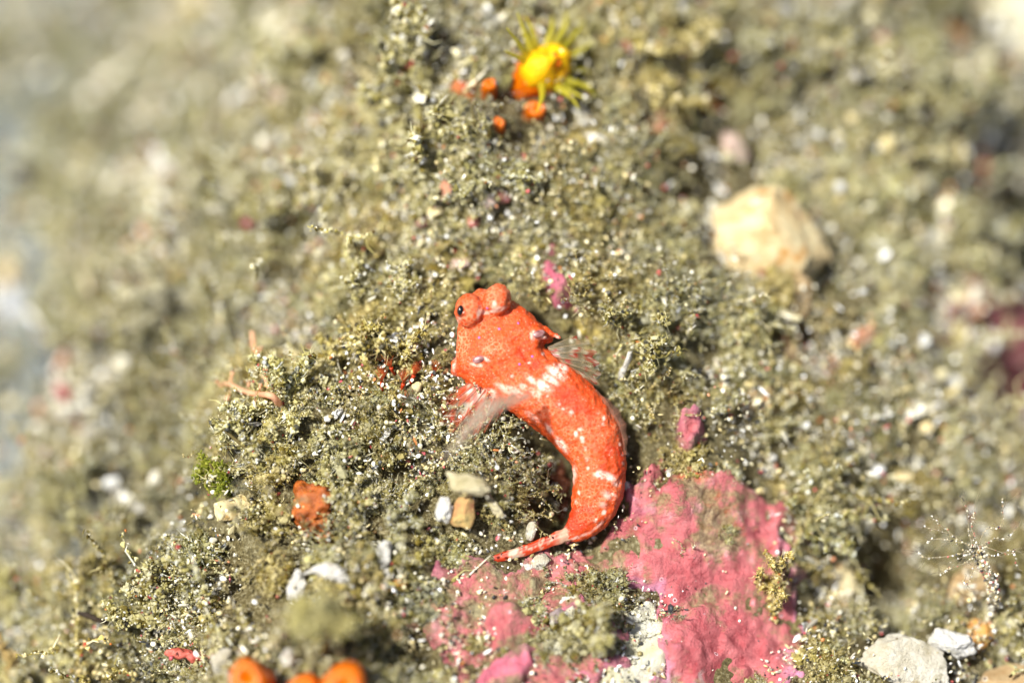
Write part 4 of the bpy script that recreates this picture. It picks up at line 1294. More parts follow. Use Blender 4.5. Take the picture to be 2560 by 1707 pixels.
for k in range(NR):
    a = 2 * math.pi * k / NR
    ca, sa = math.cos(a), math.sin(a)
    e = 2 / 2.25
    sx = math.copysign(abs(ca) ** e, ca); sz = math.copysign(abs(sa) ** e, sa)
    V[:, k, 0] = sp[:, 0] + lx * sp[:, 2] * sx
    V[:, k, 1] = sp[:, 1] + ly * sp[:, 2] * sx
    V[:, k, 2] = sp[:, 5] + np.where(sz > 0, sp[:, 3], sp[:, 4]) * sz
VV = V.reshape(-1, 3)
FF = []
for i in range(NS - 1):
    for k in range(NR):
        FF.append((i * NR + k, i * NR + (k + 1) % NR, (i + 1) * NR + (k + 1) % NR, (i + 1) * NR + k))
VV = np.vstack([VV, V[0].mean(0), V[-1].mean(0)])
nv = len(VV)
FF = tri(np.array(FF)).tolist() + [(nv - 2, k, (k + 1) % NR) for k in range(NR)] + [(nv - 1, (NS - 1) * NR + (k + 1) % NR, (NS - 1) * NR + k) for k in range(NR)]
parts_v, parts_f = [VV], [np.array(FF)]
off = nv


def add_ell(px, py, w, rx, ry, rw, ang=0.0):
    """an ellipsoid in plan pixels, grown into the body"""
    global off
    v, f = ball(1, (1, 1, 1), 0, 0.0, sub=4)
    c, s = math.cos(ang), math.sin(ang)
    x = v[:, 0] * rx * c - v[:, 1] * ry * s; y = v[:, 0] * rx * s + v[:, 1] * ry * c
    parts_v.append(np.stack([px + x, py + y, w + v[:, 2] * rw], -1)); parts_f.append(f + off); off += len(v)


def add_cone(p0, p1, r0, r1):
    global off
    P0, P1 = np.array(p0, float), np.array(p1, float)
    sc_ = np.array([1, 1, 250.0])
    v, f = tube(np.linspace(P0 * sc_, P1 * sc_, 6), np.linspace(r0, r1, 6), 12)
    parts_v.append(v / sc_); parts_f.append(tri(f)); parts_f[-1] = parts_f[-1] + off; off += len(v)


add_ell(1175, 777, .20, 38, 44, .17, -.15)           # eye bulbs
add_ell(1243, 749, .22, 35, 39, .17, .25)
add_ell(1214, 785, .12, 36, 24, .13, -.3)
add_ell(1205, 752, .02, 34, 30, .16, 0)              # snout below the eyes
add_ell(1142, 918, .02, 14, 24, .10, .15)            # gill cover lobes
add_ell(1366, 838, .02, 16, 22, .10, -.3)
add_cone((1150, 925, .05), (1157, 936, .08), 11, 7)
add_cone((1358, 822, .06), (1402, 846, .07), 11, 3)  # cheek spines
add_cone((1392, 842, .07), (1396, 832, .07), 4, 1)
add_cone((1143, 930, .04), (1146, 941, .04), 9, 4)
add_ell(1194, 898, .20, 22, 16, .07, .2)             # low rims of the gill openings
add_ell(1346, 834, .19, 22, 16, .07, .3)
raw = np.vstack(parts_v); rf = np.vstack(parts_f)
wpos = F3(raw[:, 0], raw[:, 1], raw[:, 2])
FO = F3(1400, 1080, -.25)
me = mesh_from('body', wpos - FO, rf, True)
body = fuse(me, 0.0135, 9)
co3 = np.empty(len(body.vertices) * 3, np.float32); body.vertices.foreach_get('co', co3); co3 = co3.reshape(-1, 3).astype(float)
nor = np.empty(len(body.vertices) * 3, np.float32); body.vertices.foreach_get('normal', nor); nor = nor.reshape(-1, 3).astype(float)
co3 = co3 + nor * (0.006 * fbm(co3[:, 0] * 9, co3[:, 1] * 9, co3[:, 2] * 9, 3))[:, None]
_px, _py, _pd = project(co3 + FO)
def crease(x0, y0, x1, y1, wd, dep):
    dx, dy = x1 - x0, y1 - y0
    t = np.clip(((_px - x0) * dx + (_py - y0) * dy) / (dx * dx + dy * dy), 0, 1)
    r = np.hypot(_px - x0 - dx * t, _py - y0 - dy * t) / wd
    return dep * np.exp(-r * r) * np.sin(np.pi * np.clip(t * .9 + .05, 0, 1)) * (_pd < .1)
dz = crease(1296, 868, 1340, 935, 6, -.022) + crease(1262, 905, 1300, 968, 6, -.018) + crease(1212, 905, 1262, 968, 7, -.03) + crease(1352, 850, 1378, 905, 7, -.03) + crease(1220, 800, 1300, 900, 14, .018)
dz = dz + crease(1345, 967, 1412, 1017, 9, .014) + crease(1412, 1017, 1465, 1078, 9, .014) + crease(1465, 1078, 1494, 1140, 9, .014) + crease(1494, 1140, 1498, 1200, 9, .012)
dz = dz + crease(1160, 828, 1196, 830, 6, -.02) + crease(1196, 815, 1215, 775, 6, -.02) + crease(1250, 795, 1285, 783, 6, -.018)
dz = dz + .010 * fbm(co3[:, 0] * 16, co3[:, 1] * 16, co3[:, 2] * 16, 3)
co3 = co3 + nor * dz[:, None]
body.vertices.foreach_set('co', co3.astype(np.float32).ravel()); body.update()
fx_, fy_, fd_ = project(co3 + FO); fw_ = -fd_
print('fish verts', len(co3))


def blob(px, py, rx, ry, ang=0.0, soft=0.5, wob=0.35):
    c, s = math.cos(math.radians(ang)), math.sin(math.radians(ang))
    dx, dy = fx_ - px, fy_ - py
    a, b_ = (dx * c + dy * s) / rx, (-dx * s + dy * c) / ry
    r = np.hypot(a, b_) + wob * fbm(co3[:, 0] * 7 + px, co3[:, 1] * 7, co3[:, 2] * 7, 3)
    return sstep(1 + soft, 1 - soft, r)


def many(lst):
    r = np.zeros(len(co3))
    for (args, k) in lst:
        r = np.maximum(r, k * blob(*args))
    return r


white = many([((1330, 950, 22, 8, 40), .7), ((1312, 968, 16, 8, 30), .6), ((1375, 948, 20, 8, 35), .8), ((1290, 980, 22, 8, 30), .5), ((1386, 929, 26, 10, 35), 1.0), ((1404, 922, 14, 11, 0), .9), ((1360, 965, 20, 14, 30), 1.0), ((1342, 984, 16, 9, 40), .5), ((1262, 970, 26, 9, 20), .55),
              ((1228, 985, 18, 12, 20), .6), ((1518, 1192, 27, 9, 14), 1.0), ((1500, 1184, 10, 8, 0), .9), ((1540, 1208, 12, 9, 0), .7), ((1436, 1182, 7, 20, 0), .7), ((1402, 1108, 8, 22, -35), .85),
              ((1372, 1072, 6, 16, -35), .6), ((1330, 1040, 6, 22, -55), .45), ((1525, 1238, 18, 9, 14), .6), ((1508, 1262, 12, 8, 14), .45), ((1242, 775, 22, 5, -15), .85), ((1236, 764, 5, 10, 0), .7),
              ((1198, 784, 5, 18, 10), .8), ((1206, 780, 14, 4, 10), .7), ((1192, 912, 14, 5, 10), .8), ((1216, 898, 11, 4, 40), .8), ((1350, 842, 18, 5, 10), .9), ((1332, 838, 6, 10, 0), .6), ((1135, 905, 5, 22, 5), .6), ((1136, 935, 5, 12, 0), .4),
              ((1148, 790, 6, 16, 10), .55), ((1408, 1330, 12, 14, 0), .4), ((1395, 842, 10, 6, 20), .6), ((1500, 1310, 30, 4, -40), .5), ((1450, 1340, 30, 4, -20), .5)])
ret = many([((1176, 770, 48, 54, 0), 1.1), ((1246, 745, 46, 48, 0), 1.2), ((1152, 858, 28, 40, 0), 1.5), ((1232, 868, 44, 22, -20), 1.2), ((1310, 832, 26, 10, 10), .6), ((1290, 975, 60, 40, 35), .75), ((1200, 920, 40, 20, 10), .45),
            ((1330, 1000, 60, 46, 35), .8), ((1395, 1050, 60, 40, 45), .6), ((1480, 1075, 60, 40, 30), .75), ((1460, 1150, 40, 70, 0), .65), ((1490, 1232, 55, 42, 0), .9), ((1440, 1110, 30, 60, -20), .8), ((1530, 1060, 30, 50, -20), .8),
            ((1470, 1290, 50, 20, -30), .5), ((1380, 900, 40, 30, 30), .4)])
red = many([((1420, 1005, 60, 34, 40), .8), ((1445, 1035, 36, 22, 30), .7), ((1540, 1150, 24, 46, 0), .9), ((1520, 1170, 20, 14, 0), .6), ((1440, 1305, 50, 26, -50), 1.0), ((1325, 905, 34, 16, 35), .8), ((1300, 880, 20, 16, 0), .5),
            ((1480, 1120, 16, 10, 20), .5), ((1180, 930, 40, 10, 20), .4), ((1560, 1100, 12, 40, 0), .5)])
amber = many([((1205, 838, 14, 10, 0), .7), ((1255, 832, 16, 8, -10), .7), ((1292, 806, 12, 8, 0), .5), ((1330, 890, 14, 9, 0), .8), ((1302, 908, 14, 8, 0), .7), ((1450, 1050, 22, 14, 10), .6), ((1530, 1155, 12, 26, 0), .5), ((1460, 1290, 16, 10, 0), .5)])
dots = many([((1428, 1032, 5, 7, 0, .3, .1), 1), ((1408, 1022, 4, 4, 0, .3, .1), .9), ((1398, 1010, 3, 4, 0, .3, .1), .8), ((1440, 1085, 4, 7, -20, .3, .2), 1), ((1456, 1098, 5, 9, -20, .3, .2), .9), ((1462, 1122, 4, 5, 0, .3, .2), .9), ((1466, 1148, 4, 5, 0, .3, .2), .9), ((1450, 1072, 5, 6, 0, .3, .2), .9),
             ((1357, 884, 4, 4, 0, .3, .1), .9), ((1322, 907, 4, 3, 0, .3, .1), .8), ((1385, 910, 3, 3, 0, .3, .1), .8), ((1495, 1030, 4, 5, 0, .3, .1), .7), ((1510, 1045, 4, 6, 0, .3, .1), .8), ((1508, 1060, 4, 5, 0, .3, .1), .7),
             ((1550, 1110, 4, 4, 0, .3, .1), .8), ((1556, 1135, 4, 4, 0, .3, .1), .8), ((1558, 1158, 4, 4, 0, .3, .1), .8), ((1470, 1170, 4, 4, 0, .3, .1), .7), ((1510, 1280, 5, 7, 30, .3, .1), .9), ((1490, 1300, 4, 6, 30, .3, .1), .8), ((1440, 1255, 4, 5, 0, .3, .1), .7), ((1446, 1232, 4, 5, 0, .3, .1), .7),
             ((1350, 1000, 4, 3, 0, .3, .1), .7), ((1368, 990, 3, 3, 0, .3, .1), .7), ((1280, 940, 5, 4, 0, .3, .1), .6)])
white = np.maximum(white * .78, dots * .7)
belly = sstep(.0, -.22, fw_)
for nm, A in (('white', white), ('ret', np.maximum(ret, .12)), ('red', red), ('amber', amber), ('belly', belly)):
    set_f(body, A, nm)

m, nt, out = nmat('fish skin')
co = obj_coord(nt)
fine = noise(nt, 46, 4, .75, co)
base = ramp(nt, fine, [(.34, S(246, 62, 6)), (.5, S(255, 86, 20)), (.66, S(255, 116, 46))])
base = mixc(nt, attr(nt, 'red').outputs['Fac'], base, ramp(nt, fine, [(.35, S(226, 36, 4)), (.65, S(248, 66, 18))]))
amb = N(nt, 'ShaderNodeMath', operation='MULTIPLY'); nt.links.new(attr(nt, 'amber').outputs['Fac'], amb.inputs[0]); amb.inputs[1].default_value = .8
base = mixc(nt, amb.outputs[0], base, S(236, 96, 10))
vo = N(nt, 'ShaderNodeTexVoronoi', feature='DISTANCE_TO_EDGE')
vo.inputs['Scale'].default_value = 25.0
wrp = N(nt, 'ShaderNodeVectorMath', operation='ADD')
nz = N(nt, 'ShaderNodeTexNoise'); nz.inputs['Scale'].default_value = 14; nt.links.new(co, nz.inputs['Vector'])
scv = N(nt, 'ShaderNodeVectorMath', operation='SCALE'); scv.inputs['Scale'].default_value = .05
nt.links.new(nz.outputs['Color'], scv.inputs[0]); nt.links.new(co, wrp.inputs[0]); nt.links.new(scv.outputs[0], wrp.inputs[1])
nt.links.new(wrp.outputs[0], vo.inputs['Vector'])
net = ramp(nt, vo.outputs['Distance'], [(.02, (1, 1, 1)), (.17, (0, 0, 0))])
gate = ramp(nt, noise(nt, 9, 4, .6, co), [(.34, (.3, .3, .3)), (.54, (1, 1, 1))])
f1 = N(nt, 'ShaderNodeMath', operation='MULTIPLY'); nt.links.new(net, f1.inputs[0]); nt.links.new(attr(nt, 'ret').outputs['Fac'], f1.inputs[1])
f2 = N(nt, 'ShaderNodeMath', operation='MULTIPLY'); nt.links.new(f1.outputs[0], f2.inputs[0]); nt.links.new(gate, f2.inputs[1])
f3 = N(nt, 'ShaderNodeMath', operation='MULTIPLY'); nt.links.new(f2.outputs[0], f3.inputs[0]); f3.inputs[1].default_value = .42
base = mixc(nt, f3.outputs[0], base, 1.1 * S(255, 206, 160))
# a very fine pale net over the whole skin
vo2 = N(nt, 'ShaderNodeTexVoronoi', feature='DISTANCE_TO_EDGE'); vo2.inputs['Scale'].default_value = 58.0
nt.links.new(wrp.outputs[0], vo2.inputs['Vector'])
n2 = ramp(nt, vo2.outputs['Distance'], [(.0, (.20, .20, .20)), (.12, (0, 0, 0))])
base = mixc(nt, n2, base, S(255, 160, 96))
base = mixc(nt, attr(nt, 'belly').outputs['Fac'], base, S(236, 170, 140))
wf = N(nt, 'ShaderNodeMath', operation='MULTIPLY'); nt.links.new(attr(nt, 'white').outputs['Fac'], wf.inputs[0])
nt.links.new(ramp(nt, noise(nt, 17, 5, .7, co), [(.40, (.08, .08, .08)), (.52, (1, 1, 1))]), wf.inputs[1])
base = mixc(nt, wf.outputs[0], base, 1.5 * S(255, 240, 222))
fl = N(nt, 'ShaderNodeTexVoronoi'); fl.inputs['Scale'].default_value = 30.0; nt.links.new(wrp.outputs[0], fl.inputs['Vector'])
flk = ramp(nt, fl.outputs['Distance'], [(.10, (.6, .6, .6)), (.24, (0, 0, 0))])
flg = ramp(nt, noise(nt, 6, 4, .6, co), [(.42, (0, 0, 0)), (.54, (1, 1, 1))])
flm = N(nt, 'ShaderNodeMath', operation='MULTIPLY'); nt.links.new(flk, flm.inputs[0]); nt.links.new(flg, flm.inputs[1])
base = mixc(nt, flm.outputs[0], base, 1.2 * S(255, 214, 180))
hgt = N(nt, 'ShaderNodeMath', operation='ADD'); nt.links.new(fine, hgt.inputs[0]); nt.links.new(vo2.outputs['Distance'], hgt.inputs[1])
principled(nt, out, base, .34, .32, bump(nt, hgt.outputs[0], .6, .016), sss=.05, sss_r=(1, .35, .15), sss_scale=.04)
fish = tag(empty('fish', FO), 'small orange-red bottom fish mottled with white, body curved like a hook', 'fish')
bo = link('body', body, m, fish)
FINCLR, ntf, outf = nmat('fin membrane')
c = attr(ntf, 'col').outputs['Color']; al = attr(ntf, 'alpha').outputs['Fac']
principled(ntf, outf, c, .4, .4, transl=.35, alpha=al)


def fin_local(P_):
    return np.asarray(P_) - FO


def fan(name, bases, tips, colf, alphaf, nray_col, rows=14, cols=40, arch=.04, rayr=.006, label=None, raymat=None, frill=.0, r0=0):
    """a fin: rays as sub-parts, a see-through skin between them"""
    B = curve_pts(np.array(bases, float), cols); T = curve_pts(np.array(tips, float), cols)
    V = np.zeros((rows, cols, 3)); C_ = np.zeros((rows, cols, 3)); A_ = np.zeros((rows, cols))
    nray = len(bases)
    for r in range(rows):
        t = r / (rows - 1)
        ph = np.cos(np.linspace(0, (nray - 1) * 2 * math.pi, cols))
        tt = t * (1 + frill * (ph - 1) * .5)[:, None]
        q = B * (1 - tt) + T * tt
        q[:, 2] += arch * math.sin(math.pi * t) + .012 * ph * t
        V[r] = q
        s_ = np.linspace(0, 1, cols)
        C_[r], A_[r] = colf(t, s_, q), alphaf(t, s_, q)
    W_ = F3(V[..., 0].ravel(), V[..., 1].ravel(), V[..., 2].ravel())
    ii = np.arange(rows * cols).reshape(rows, cols)
    q = np.stack([ii[:-1, :-1], ii[:-1, 1:], ii[1:, 1:], ii[1:, :-1]], -1).reshape(-1, 4)
    me = mesh_from(name, fin_local(W_), q, True)
    set_col(me, C_.reshape(-1, 3)); set_f(me, A_.ravel(), 'alpha')
    o = link(name, me, FINCLR, fish)
    if label: o['label'] = label
    for k in range(nray):
        j = round(k * (cols - 1) / (nray - 1))
        P_ = F3(V[r0:, j, 0], V[r0:, j, 1], V[r0:, j, 2] + .004)
        rr = np.linspace(rayr, rayr * .35, rows - r0)
        v, f = tube(P_, rr, 5)
        me = mesh_from('fin_ray', fin_local(v), tri(f), True)
        cc = np.array(nray_col)[None].repeat(len(v), 0)
        band = .5 + .5 * np.sin(np.arange(len(v)) // 5 * 1.9 + k)
        cc = cc * (1 - .5 * band[:, None]) + S(250, 226, 200) * .5 * band[:, None]
        set_col(me, cc)
        link('fin_ray', me, raymat, o)


RAYM = mat_vcol('fin rays', .4, .4, .25)
RAYT = mat_vcol('clear dorsal spines', .4, .4, .5, alpha=.45)
RAYC = mat_vcol('clear fin rays', .4, .4, .4, alpha=.6)


def spotcol(a, b, c_, fr=26.0):
    def f(t, s_, q):
        n_ = fbm(q[:, 0] / 250 * fr, q[:, 1] / 250 * fr, 2.0, 2)[:, None]
        m_ = sstep(.05, .3, n_); w_ = sstep(.35, .5, fbm(q[:, 0] / 250 * fr * 1.4 + 9, q[:, 1] / 250 * fr * 1.4, 5.0, 2))[:, None]
        return (a * (1 - m_) + b * m_) * (1 - w_) + c_ * w_
    return f


# left pectoral fin, spread over the silt; right one, clear with red flecks
fan('pectoral_fin', [(1188, 946, .10), (1196, 954, .13), (1206, 962, .15), (1216, 970, .16), (1228, 978, .16), (1240, 986, .15), (1256, 994, .13), (1272, 1004, .10)],
    [(1100, 1003, -.05), (1092, 1030, -.02), (1098, 1062, .02), (1122, 1090, .05), (1156, 1104, .07), (1186, 1100, .08), (1212, 1082, .06), (1238, 1056, .03)],
    spotcol(1.1 * S(240, 78, 34), 1.1 * S(240, 120, 76), S(252, 232, 206), 20), lambda t, s_, q: np.clip(1.05 - .95 * t + .25 * fbm(q[:, 0] / 9, q[:, 1] / 9, 1.0, 2), .08, 1), S(230, 110, 70), raymat=RAYC, frill=.12, rayr=.008, label='near pectoral fin, red-orange with white dots')
fan('pectoral_fin', [(1368, 868, .02), (1372, 874, .05), (1376, 882, .07), (1380, 890, .08), (1386, 898, .08), (1392, 906, .06), (1400, 914, .04)],
    [(1440, 838, .00), (1476, 856, .04), (1494, 880, .06), (1500, 908, .06), (1504, 936, .06), (1500, 962, .04), (1482, 984, .00)],
    spotcol(S(206, 190, 150), S(196, 70, 50), S(240, 226, 196), 16), lambda t, s_, q: np.clip(.36 + .45 * sstep(.0, .35, fbm(q[:, 0] / 250 * 16, q[:, 1] / 250 * 16, 2.0, 2)) - .12 * t, .08, .8), S(214, 190, 140), raymat=RAYC, frill=.15, rayr=.006, label='far pectoral fin, clear with red flecks')
# first dorsal fin, raised towards the viewer and out of focus
fan('dorsal_fin', [(1268, 928, .27), (1296, 940, .29), (1322, 954, .31), (1350, 972, .32)],
    [(1108, 1150, 1.55), (1150, 1112, 1.75), (1200, 1062, 1.55), (1250, 1025, 1.15)],
    lambda t, s_, q: np.array([S(250, 236, 210)] * len(s_)), lambda t, s_, q: sstep(.1, .4, t) * np.clip(.30 + .16 * fbm(q[:, 0] / 14, q[:, 1] / 14, 1.0, 2) + .06 * np.cos(s_ * 3 * 2 * math.pi), .03, .5) + 0 * s_, 1.2 * S(250, 236, 214), raymat=RAYT, rayr=.040, r0=4, arch=.1, label='raised see-through dorsal fin with four spines')
# low fringe of the second dorsal fin along the outer curve
fan('second_dorsal_fin', [(1478, 985, .16), (1508, 1012, .15), (1532, 1040, .14), (1548, 1068, .13), (1556, 1100, .12), (1560, 1135, .12)],
    [(1492, 972, .14), (1524, 998, .13), (1550, 1026, .12), (1566, 1060, .11), (1570, 1098, .10), (1568, 1136, .10)],
    lambda t, s_, q: np.array([S(232, 170, 140)] * len(s_)), lambda t, s_, q: np.full(len(s_), .42) - .3 * t, S(236, 150, 110), raymat=RAYC, rayr=.003, rows=6, arch=0, frill=.2)

# folded tail fin with red and white bands
tp_ = np.array([(1424, 1333, .06, 17), (1400, 1342, .07, 17), (1360, 1358, .07, 15), (1310, 1376, .08, 14), (1262, 1390, .08, 12), (1222, 1400, .08, 11), (1196, 1410, .08, 8)], float)
Q = curve_pts(tp_, 60)
tv = []
NRT = 20
for i in range(60):
    d = Q[min(i + 1, 59), :2] - Q[max(i - 1, 0), :2]; d /= np.linalg.norm(d); nrm = np.array([-d[1], d[0]])
    for k in range(NRT):
        a = 2 * math.pi * k / NRT
        hw = Q[i, 3] * (1 + .06 * math.sin(i * .7))
        tv.append((Q[i, 0] + nrm[0] * hw * math.cos(a), Q[i, 1] + nrm[1] * hw * math.cos(a), Q[i, 2] + .05 * math.sin(a) * (1 + .18 * math.cos(7 * a))))
tv = np.array(tv)
tf = [(i * NRT + k, i * NRT + (k + 1) % NRT, (i + 1) * NRT + (k + 1) % NRT, (i + 1) * NRT + k) for i in range(59) for k in range(NRT)]
tm = mesh_from('tail_fin', fin_local(F3(tv[:, 0], tv[:, 1], tv[:, 2])), np.array(tf), True)
s_ = (1424 - tv[:, 0]) / 228 + .035 * fbm(tv[:, 0] / 12, tv[:, 1] / 12, 3.0, 3)
redc, whc = S(238, 80, 40), S(246, 220, 190)
pal = S(246, 176, 140)
wmask = np.clip(sstep(.22, .05, s_) + (sstep(.52, .56, s_) * sstep(.68, .63, s_)) + sstep(.95, 1.0, s_), 0, 1)
dot_ = sstep(.32, .5, fbm(tv[:, 0] / 7, tv[:, 1] / 7, 4.0, 2)) * .6
wmask = np.maximum(wmask, dot_)[:, None]
first = sstep(.45, .15, s_)[:, None]
set_col(tm, redc * (1 - wmask) + (whc * (1 - first * .6) + pal * first * .6) * wmask)
tail = link('tail_fin', tm, mat_vcol('tail fin skin', .4, .4, .15, (20, .2)), fish)
tail['label'] = 'folded tail fin banded red and white'

# eyes
PUP = mat_plain('pupil', (.004, .004, .004), .12, .6, 0, (5, .1), 0, None)
IRIS = mat_plain('iris', S(226, 74, 28), .2, .5, 0, (30, .3), 0, None, None, S(244, 120, 70))
LIL = mat_plain('gill opening skin', S(156, 84, 80), .35, .5, 0, (16, .4), 0, None, None, S(214, 166, 164))
VIO = mat_plain('violet spot', S(222, 120, 214), .3, .5, 0, (20, .1), 0, None)
BODYBVH = None
from mathutils.bvhtree import BVHTree
BODYBVH = BVHTree.FromPolygons([Vector(c_) for c_ in (co3 + FO)], [tuple(p.vertices) for p in body.polygons])


def on_body(px, py):
    r = ray(px, py); d = Vector(r).normalized()
    loc, n_, _, _ = BODYBVH.ray_cast(Vector(CAM), d)
    return np.array(loc), np.array(n_)


def disc_on(name, px, py, rx, ry, thick, mat, ang=0, parent=None, sink=.3, rough=0):
    p, n_ = on_body(px, py)
    v, f = ball(3, (1, 1, 1), 0, rough, sub=3)
    s1 = np.cross(n_, E_V); s1 /= np.linalg.norm(s1); s2 = np.cross(n_, s1)
    a, b_ = s1 * math.cos(ang) + s2 * math.sin(ang), -s1 * math.sin(ang) + s2 * math.cos(ang)
    W_ = p + v[:, :1] * rx / 250 * a + v[:, 1:2] * ry / 250 * b_ + v[:, 2:3] * n_ * thick - n_ * thick * sink
    return link(name, mesh_from(name, W_ - FO, f, True), mat, parent or fish)


p, n_ = on_body(1152, 776)
iris = disc_on('eye', 1151, 777, 17, 15, .022, IRIS, 0.2, None, .5)
pp, pn = p, n_
v, f = ball(3, (1, 1, 1), 0, 0, sub=3)
pc = F3(1151, 776, float(-(project(p)[2])) + .026)
link('pupil', mesh_from('pupil', v[:, :1] * E_U * .034 + v[:, 1:2] * (E_V * .054 + E_U * .004) + v[:, 2:3] * E_W * .03 + pc - FO, f, True), PUP, iris)
# the other eye looks away up the slope
c2 = F3(1252, 733, .20)
e2 = link('eye', mesh_from('eye', v * .06 + c2 - FO, f, True), IRIS, fish)
d2 = E_U * .5 + E_V * .86
link('pupil', mesh_from('pupil', v * .034 + c2 + d2 * .035 - FO, f, True), PUP, e2)
for (a, b_, an) in ((1196, 898, .25), (1347, 834, .3)):
    disc_on('gill_opening', a, b_, 16, 9, .016, LIL, an, None, .2)
for (a, b_) in ((1198, 844), (1248, 822), (1296, 808), (1218, 771), (1331, 891), (1299, 911)):
    disc_on('violet_spot', a, b_, 3.4, 3.4, .010, VIO, 0, None, .3)


# ------------------------------------------------------------------ where the turf grows and where it does not
FISH_POLY = [(1135, 745), (1200, 690), (1290, 735), (1380, 820), (1500, 960), (1570, 1080), (1580, 1190), (1530, 1320), (1420, 1365), (1200, 1420), (1190, 1390), (1400, 1310), (1420, 1190), (1330, 1060), (1200, 985), (1120, 940)]


def field_masks(P):
    px, py, dd = project(P)
    pk = np.minimum(np.minimum(poly_sd(px, py, PINK_MAIN), poly_sd(px, py, CHALK)), np.minimum(poly_sd(px, py, PINK_SMALL) + 4, np.minimum(poly_sd(px, py, PINK_UP) + 4, poly_sd(px, py, MAROON) + 20)))
    pl = poly_sd(px, py, PINK_LOW)
    fs = poly_sd(px, py, FISH_POLY)
    return px, py, dd, pk, pl, fs


def sample_ground(n, g, x0=-8.5, x1=8.5, y0=-5.5, y1=10.5):
    x = g.uniform(x0, x1, n); y = g.uniform(y0, y1, n)
    z = ground(x, y)
    P = np.stack([x, y, z], -1)
    Nn = gnormal(x, y)
    keep = g.random(n) < np.minimum(1 / np.maximum(Nn[:, 2], 0.3), 2.5) / 2.5 * 1.6
    px, py, dd = project(P)
    keep &= (px > -450) & (px < 3000) & (py > -350) & (py < 2050)
    return P[keep], Nn[keep]


g = np.random.default_rng(5)
P, Nn = sample_ground(30000, g)
px, py, dd, pk, pl, fs = field_masks(P)
patch = fbm(P[:, 0] * 0.9 + 4, P[:, 1] * 0.9, 1.0, 2) * .6 + .8 * fbm(P[:, 0] * 2.9, P[:, 1] * 2.9, 9.0, 2)
prob = np.clip(0.42 + 0.8 * patch, 0.07, 1.0)
lowz = sstep(-2.6, -3.6, P[:, 2])
prob = prob * (1 - .75 * lowz * (P[:, 0] < -3))
prob = np.where(pk < 8, np.where(pk > -22, .3, 0.02), prob); prob = np.where((pl < 5), prob * 0.22, prob)
prob = np.where((fs < 120) & (pk > 8) & (pl > 5), prob + .15, prob)
prob = np.where(fs < 5, 0.0, prob)
for (a, b, r) in ((2205, 1400, 90), (2570, 560, 130)):
    prob = np.where(np.hypot(px - a, py - b) < r, prob * 0.1, prob)
near = np.full(len(P), 9.0)
for (a, b, rx, ry, an) in EXCL:
    ca, sa = math.cos(an), math.sin(an)
    near = np.minimum(near, np.hypot(((px - a) * ca - (py - b) * sa) / (rx * 1.08), ((px - a) * sa + (py - b) * ca) / (ry * 1.08)))
prob = np.where(near < 1.0, prob * 0.04, prob)
k = g.random(len(P)) < prob
kk_ = k
P, Nn, px, py, dd = P[k], Nn[k], px[k], py[k], dd[k]
n = len(P)
up = 0.6 * Nn + 0.4 * np.array([0, -0.15, 1.0]) + g.normal(size=(n, 3)) * 0.22
up /= np.linalg.norm(up, axis=1, keepdims=True)
near_fish = np.hypot(px - 1350, (py - 1050) * 0.8) < 330
scl = g.uniform(0.10, 0.25, n) * np.where(g.random(n) < 0.1, 1.35, 1.0) * np.where(near_fish, 0.72, 1.0)
isf = g.random(n) < 0.42
idx_ = np.where(isf, g.integers(6, 12, n), g.integers(0, 6, n))
scl = np.where(isf, scl * 0.85, scl)
isw = g.random(n) < 0.34
idx_ = np.where(isw, g.integers(12, 17, n), idx_)
scl = np.where(isw, g.uniform(.11, .25, n), scl)
tall = (g.random(n) < .035 + .08 * sstep(.4, 1.5, dd)) & (idx_ > 5) & (near[kk_] > 1.9) & (fs[kk_] > 70) & (np.hypot(px - 1400, py - 150) > 130)
scl = np.where(tall, g.uniform(.32, .55, n), scl)
scl = scl * np.where(fs[kk_] < 40, .6, 1.0) * np.where(pk[kk_] < 8, .6, 1.0)
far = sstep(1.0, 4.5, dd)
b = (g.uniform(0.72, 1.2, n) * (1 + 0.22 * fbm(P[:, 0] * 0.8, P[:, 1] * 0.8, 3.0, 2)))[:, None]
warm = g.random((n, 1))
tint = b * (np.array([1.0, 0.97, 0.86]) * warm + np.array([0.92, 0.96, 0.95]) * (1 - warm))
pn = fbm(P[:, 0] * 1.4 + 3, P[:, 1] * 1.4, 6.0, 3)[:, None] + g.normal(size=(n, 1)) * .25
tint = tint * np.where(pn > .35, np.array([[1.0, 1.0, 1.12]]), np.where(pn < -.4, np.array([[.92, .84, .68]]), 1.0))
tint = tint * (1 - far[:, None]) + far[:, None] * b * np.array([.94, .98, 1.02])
tp = [proto('mound clump', gen_mound(100 + i), M_TURF) for i in range(6)] + [proto('frond clump', gen_frond(200 + i), M_TURF) for i in range(6)] + [proto('wispy strands', gen_wisp(250 + i), M_TURF) for i in range(5)]
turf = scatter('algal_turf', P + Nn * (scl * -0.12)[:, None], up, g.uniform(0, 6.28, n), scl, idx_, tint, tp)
tag(turf, 'fluffy olive algal turf dusted with silt over the seabed', 'algae', None, 'stuff')
print('turf clumps', n)

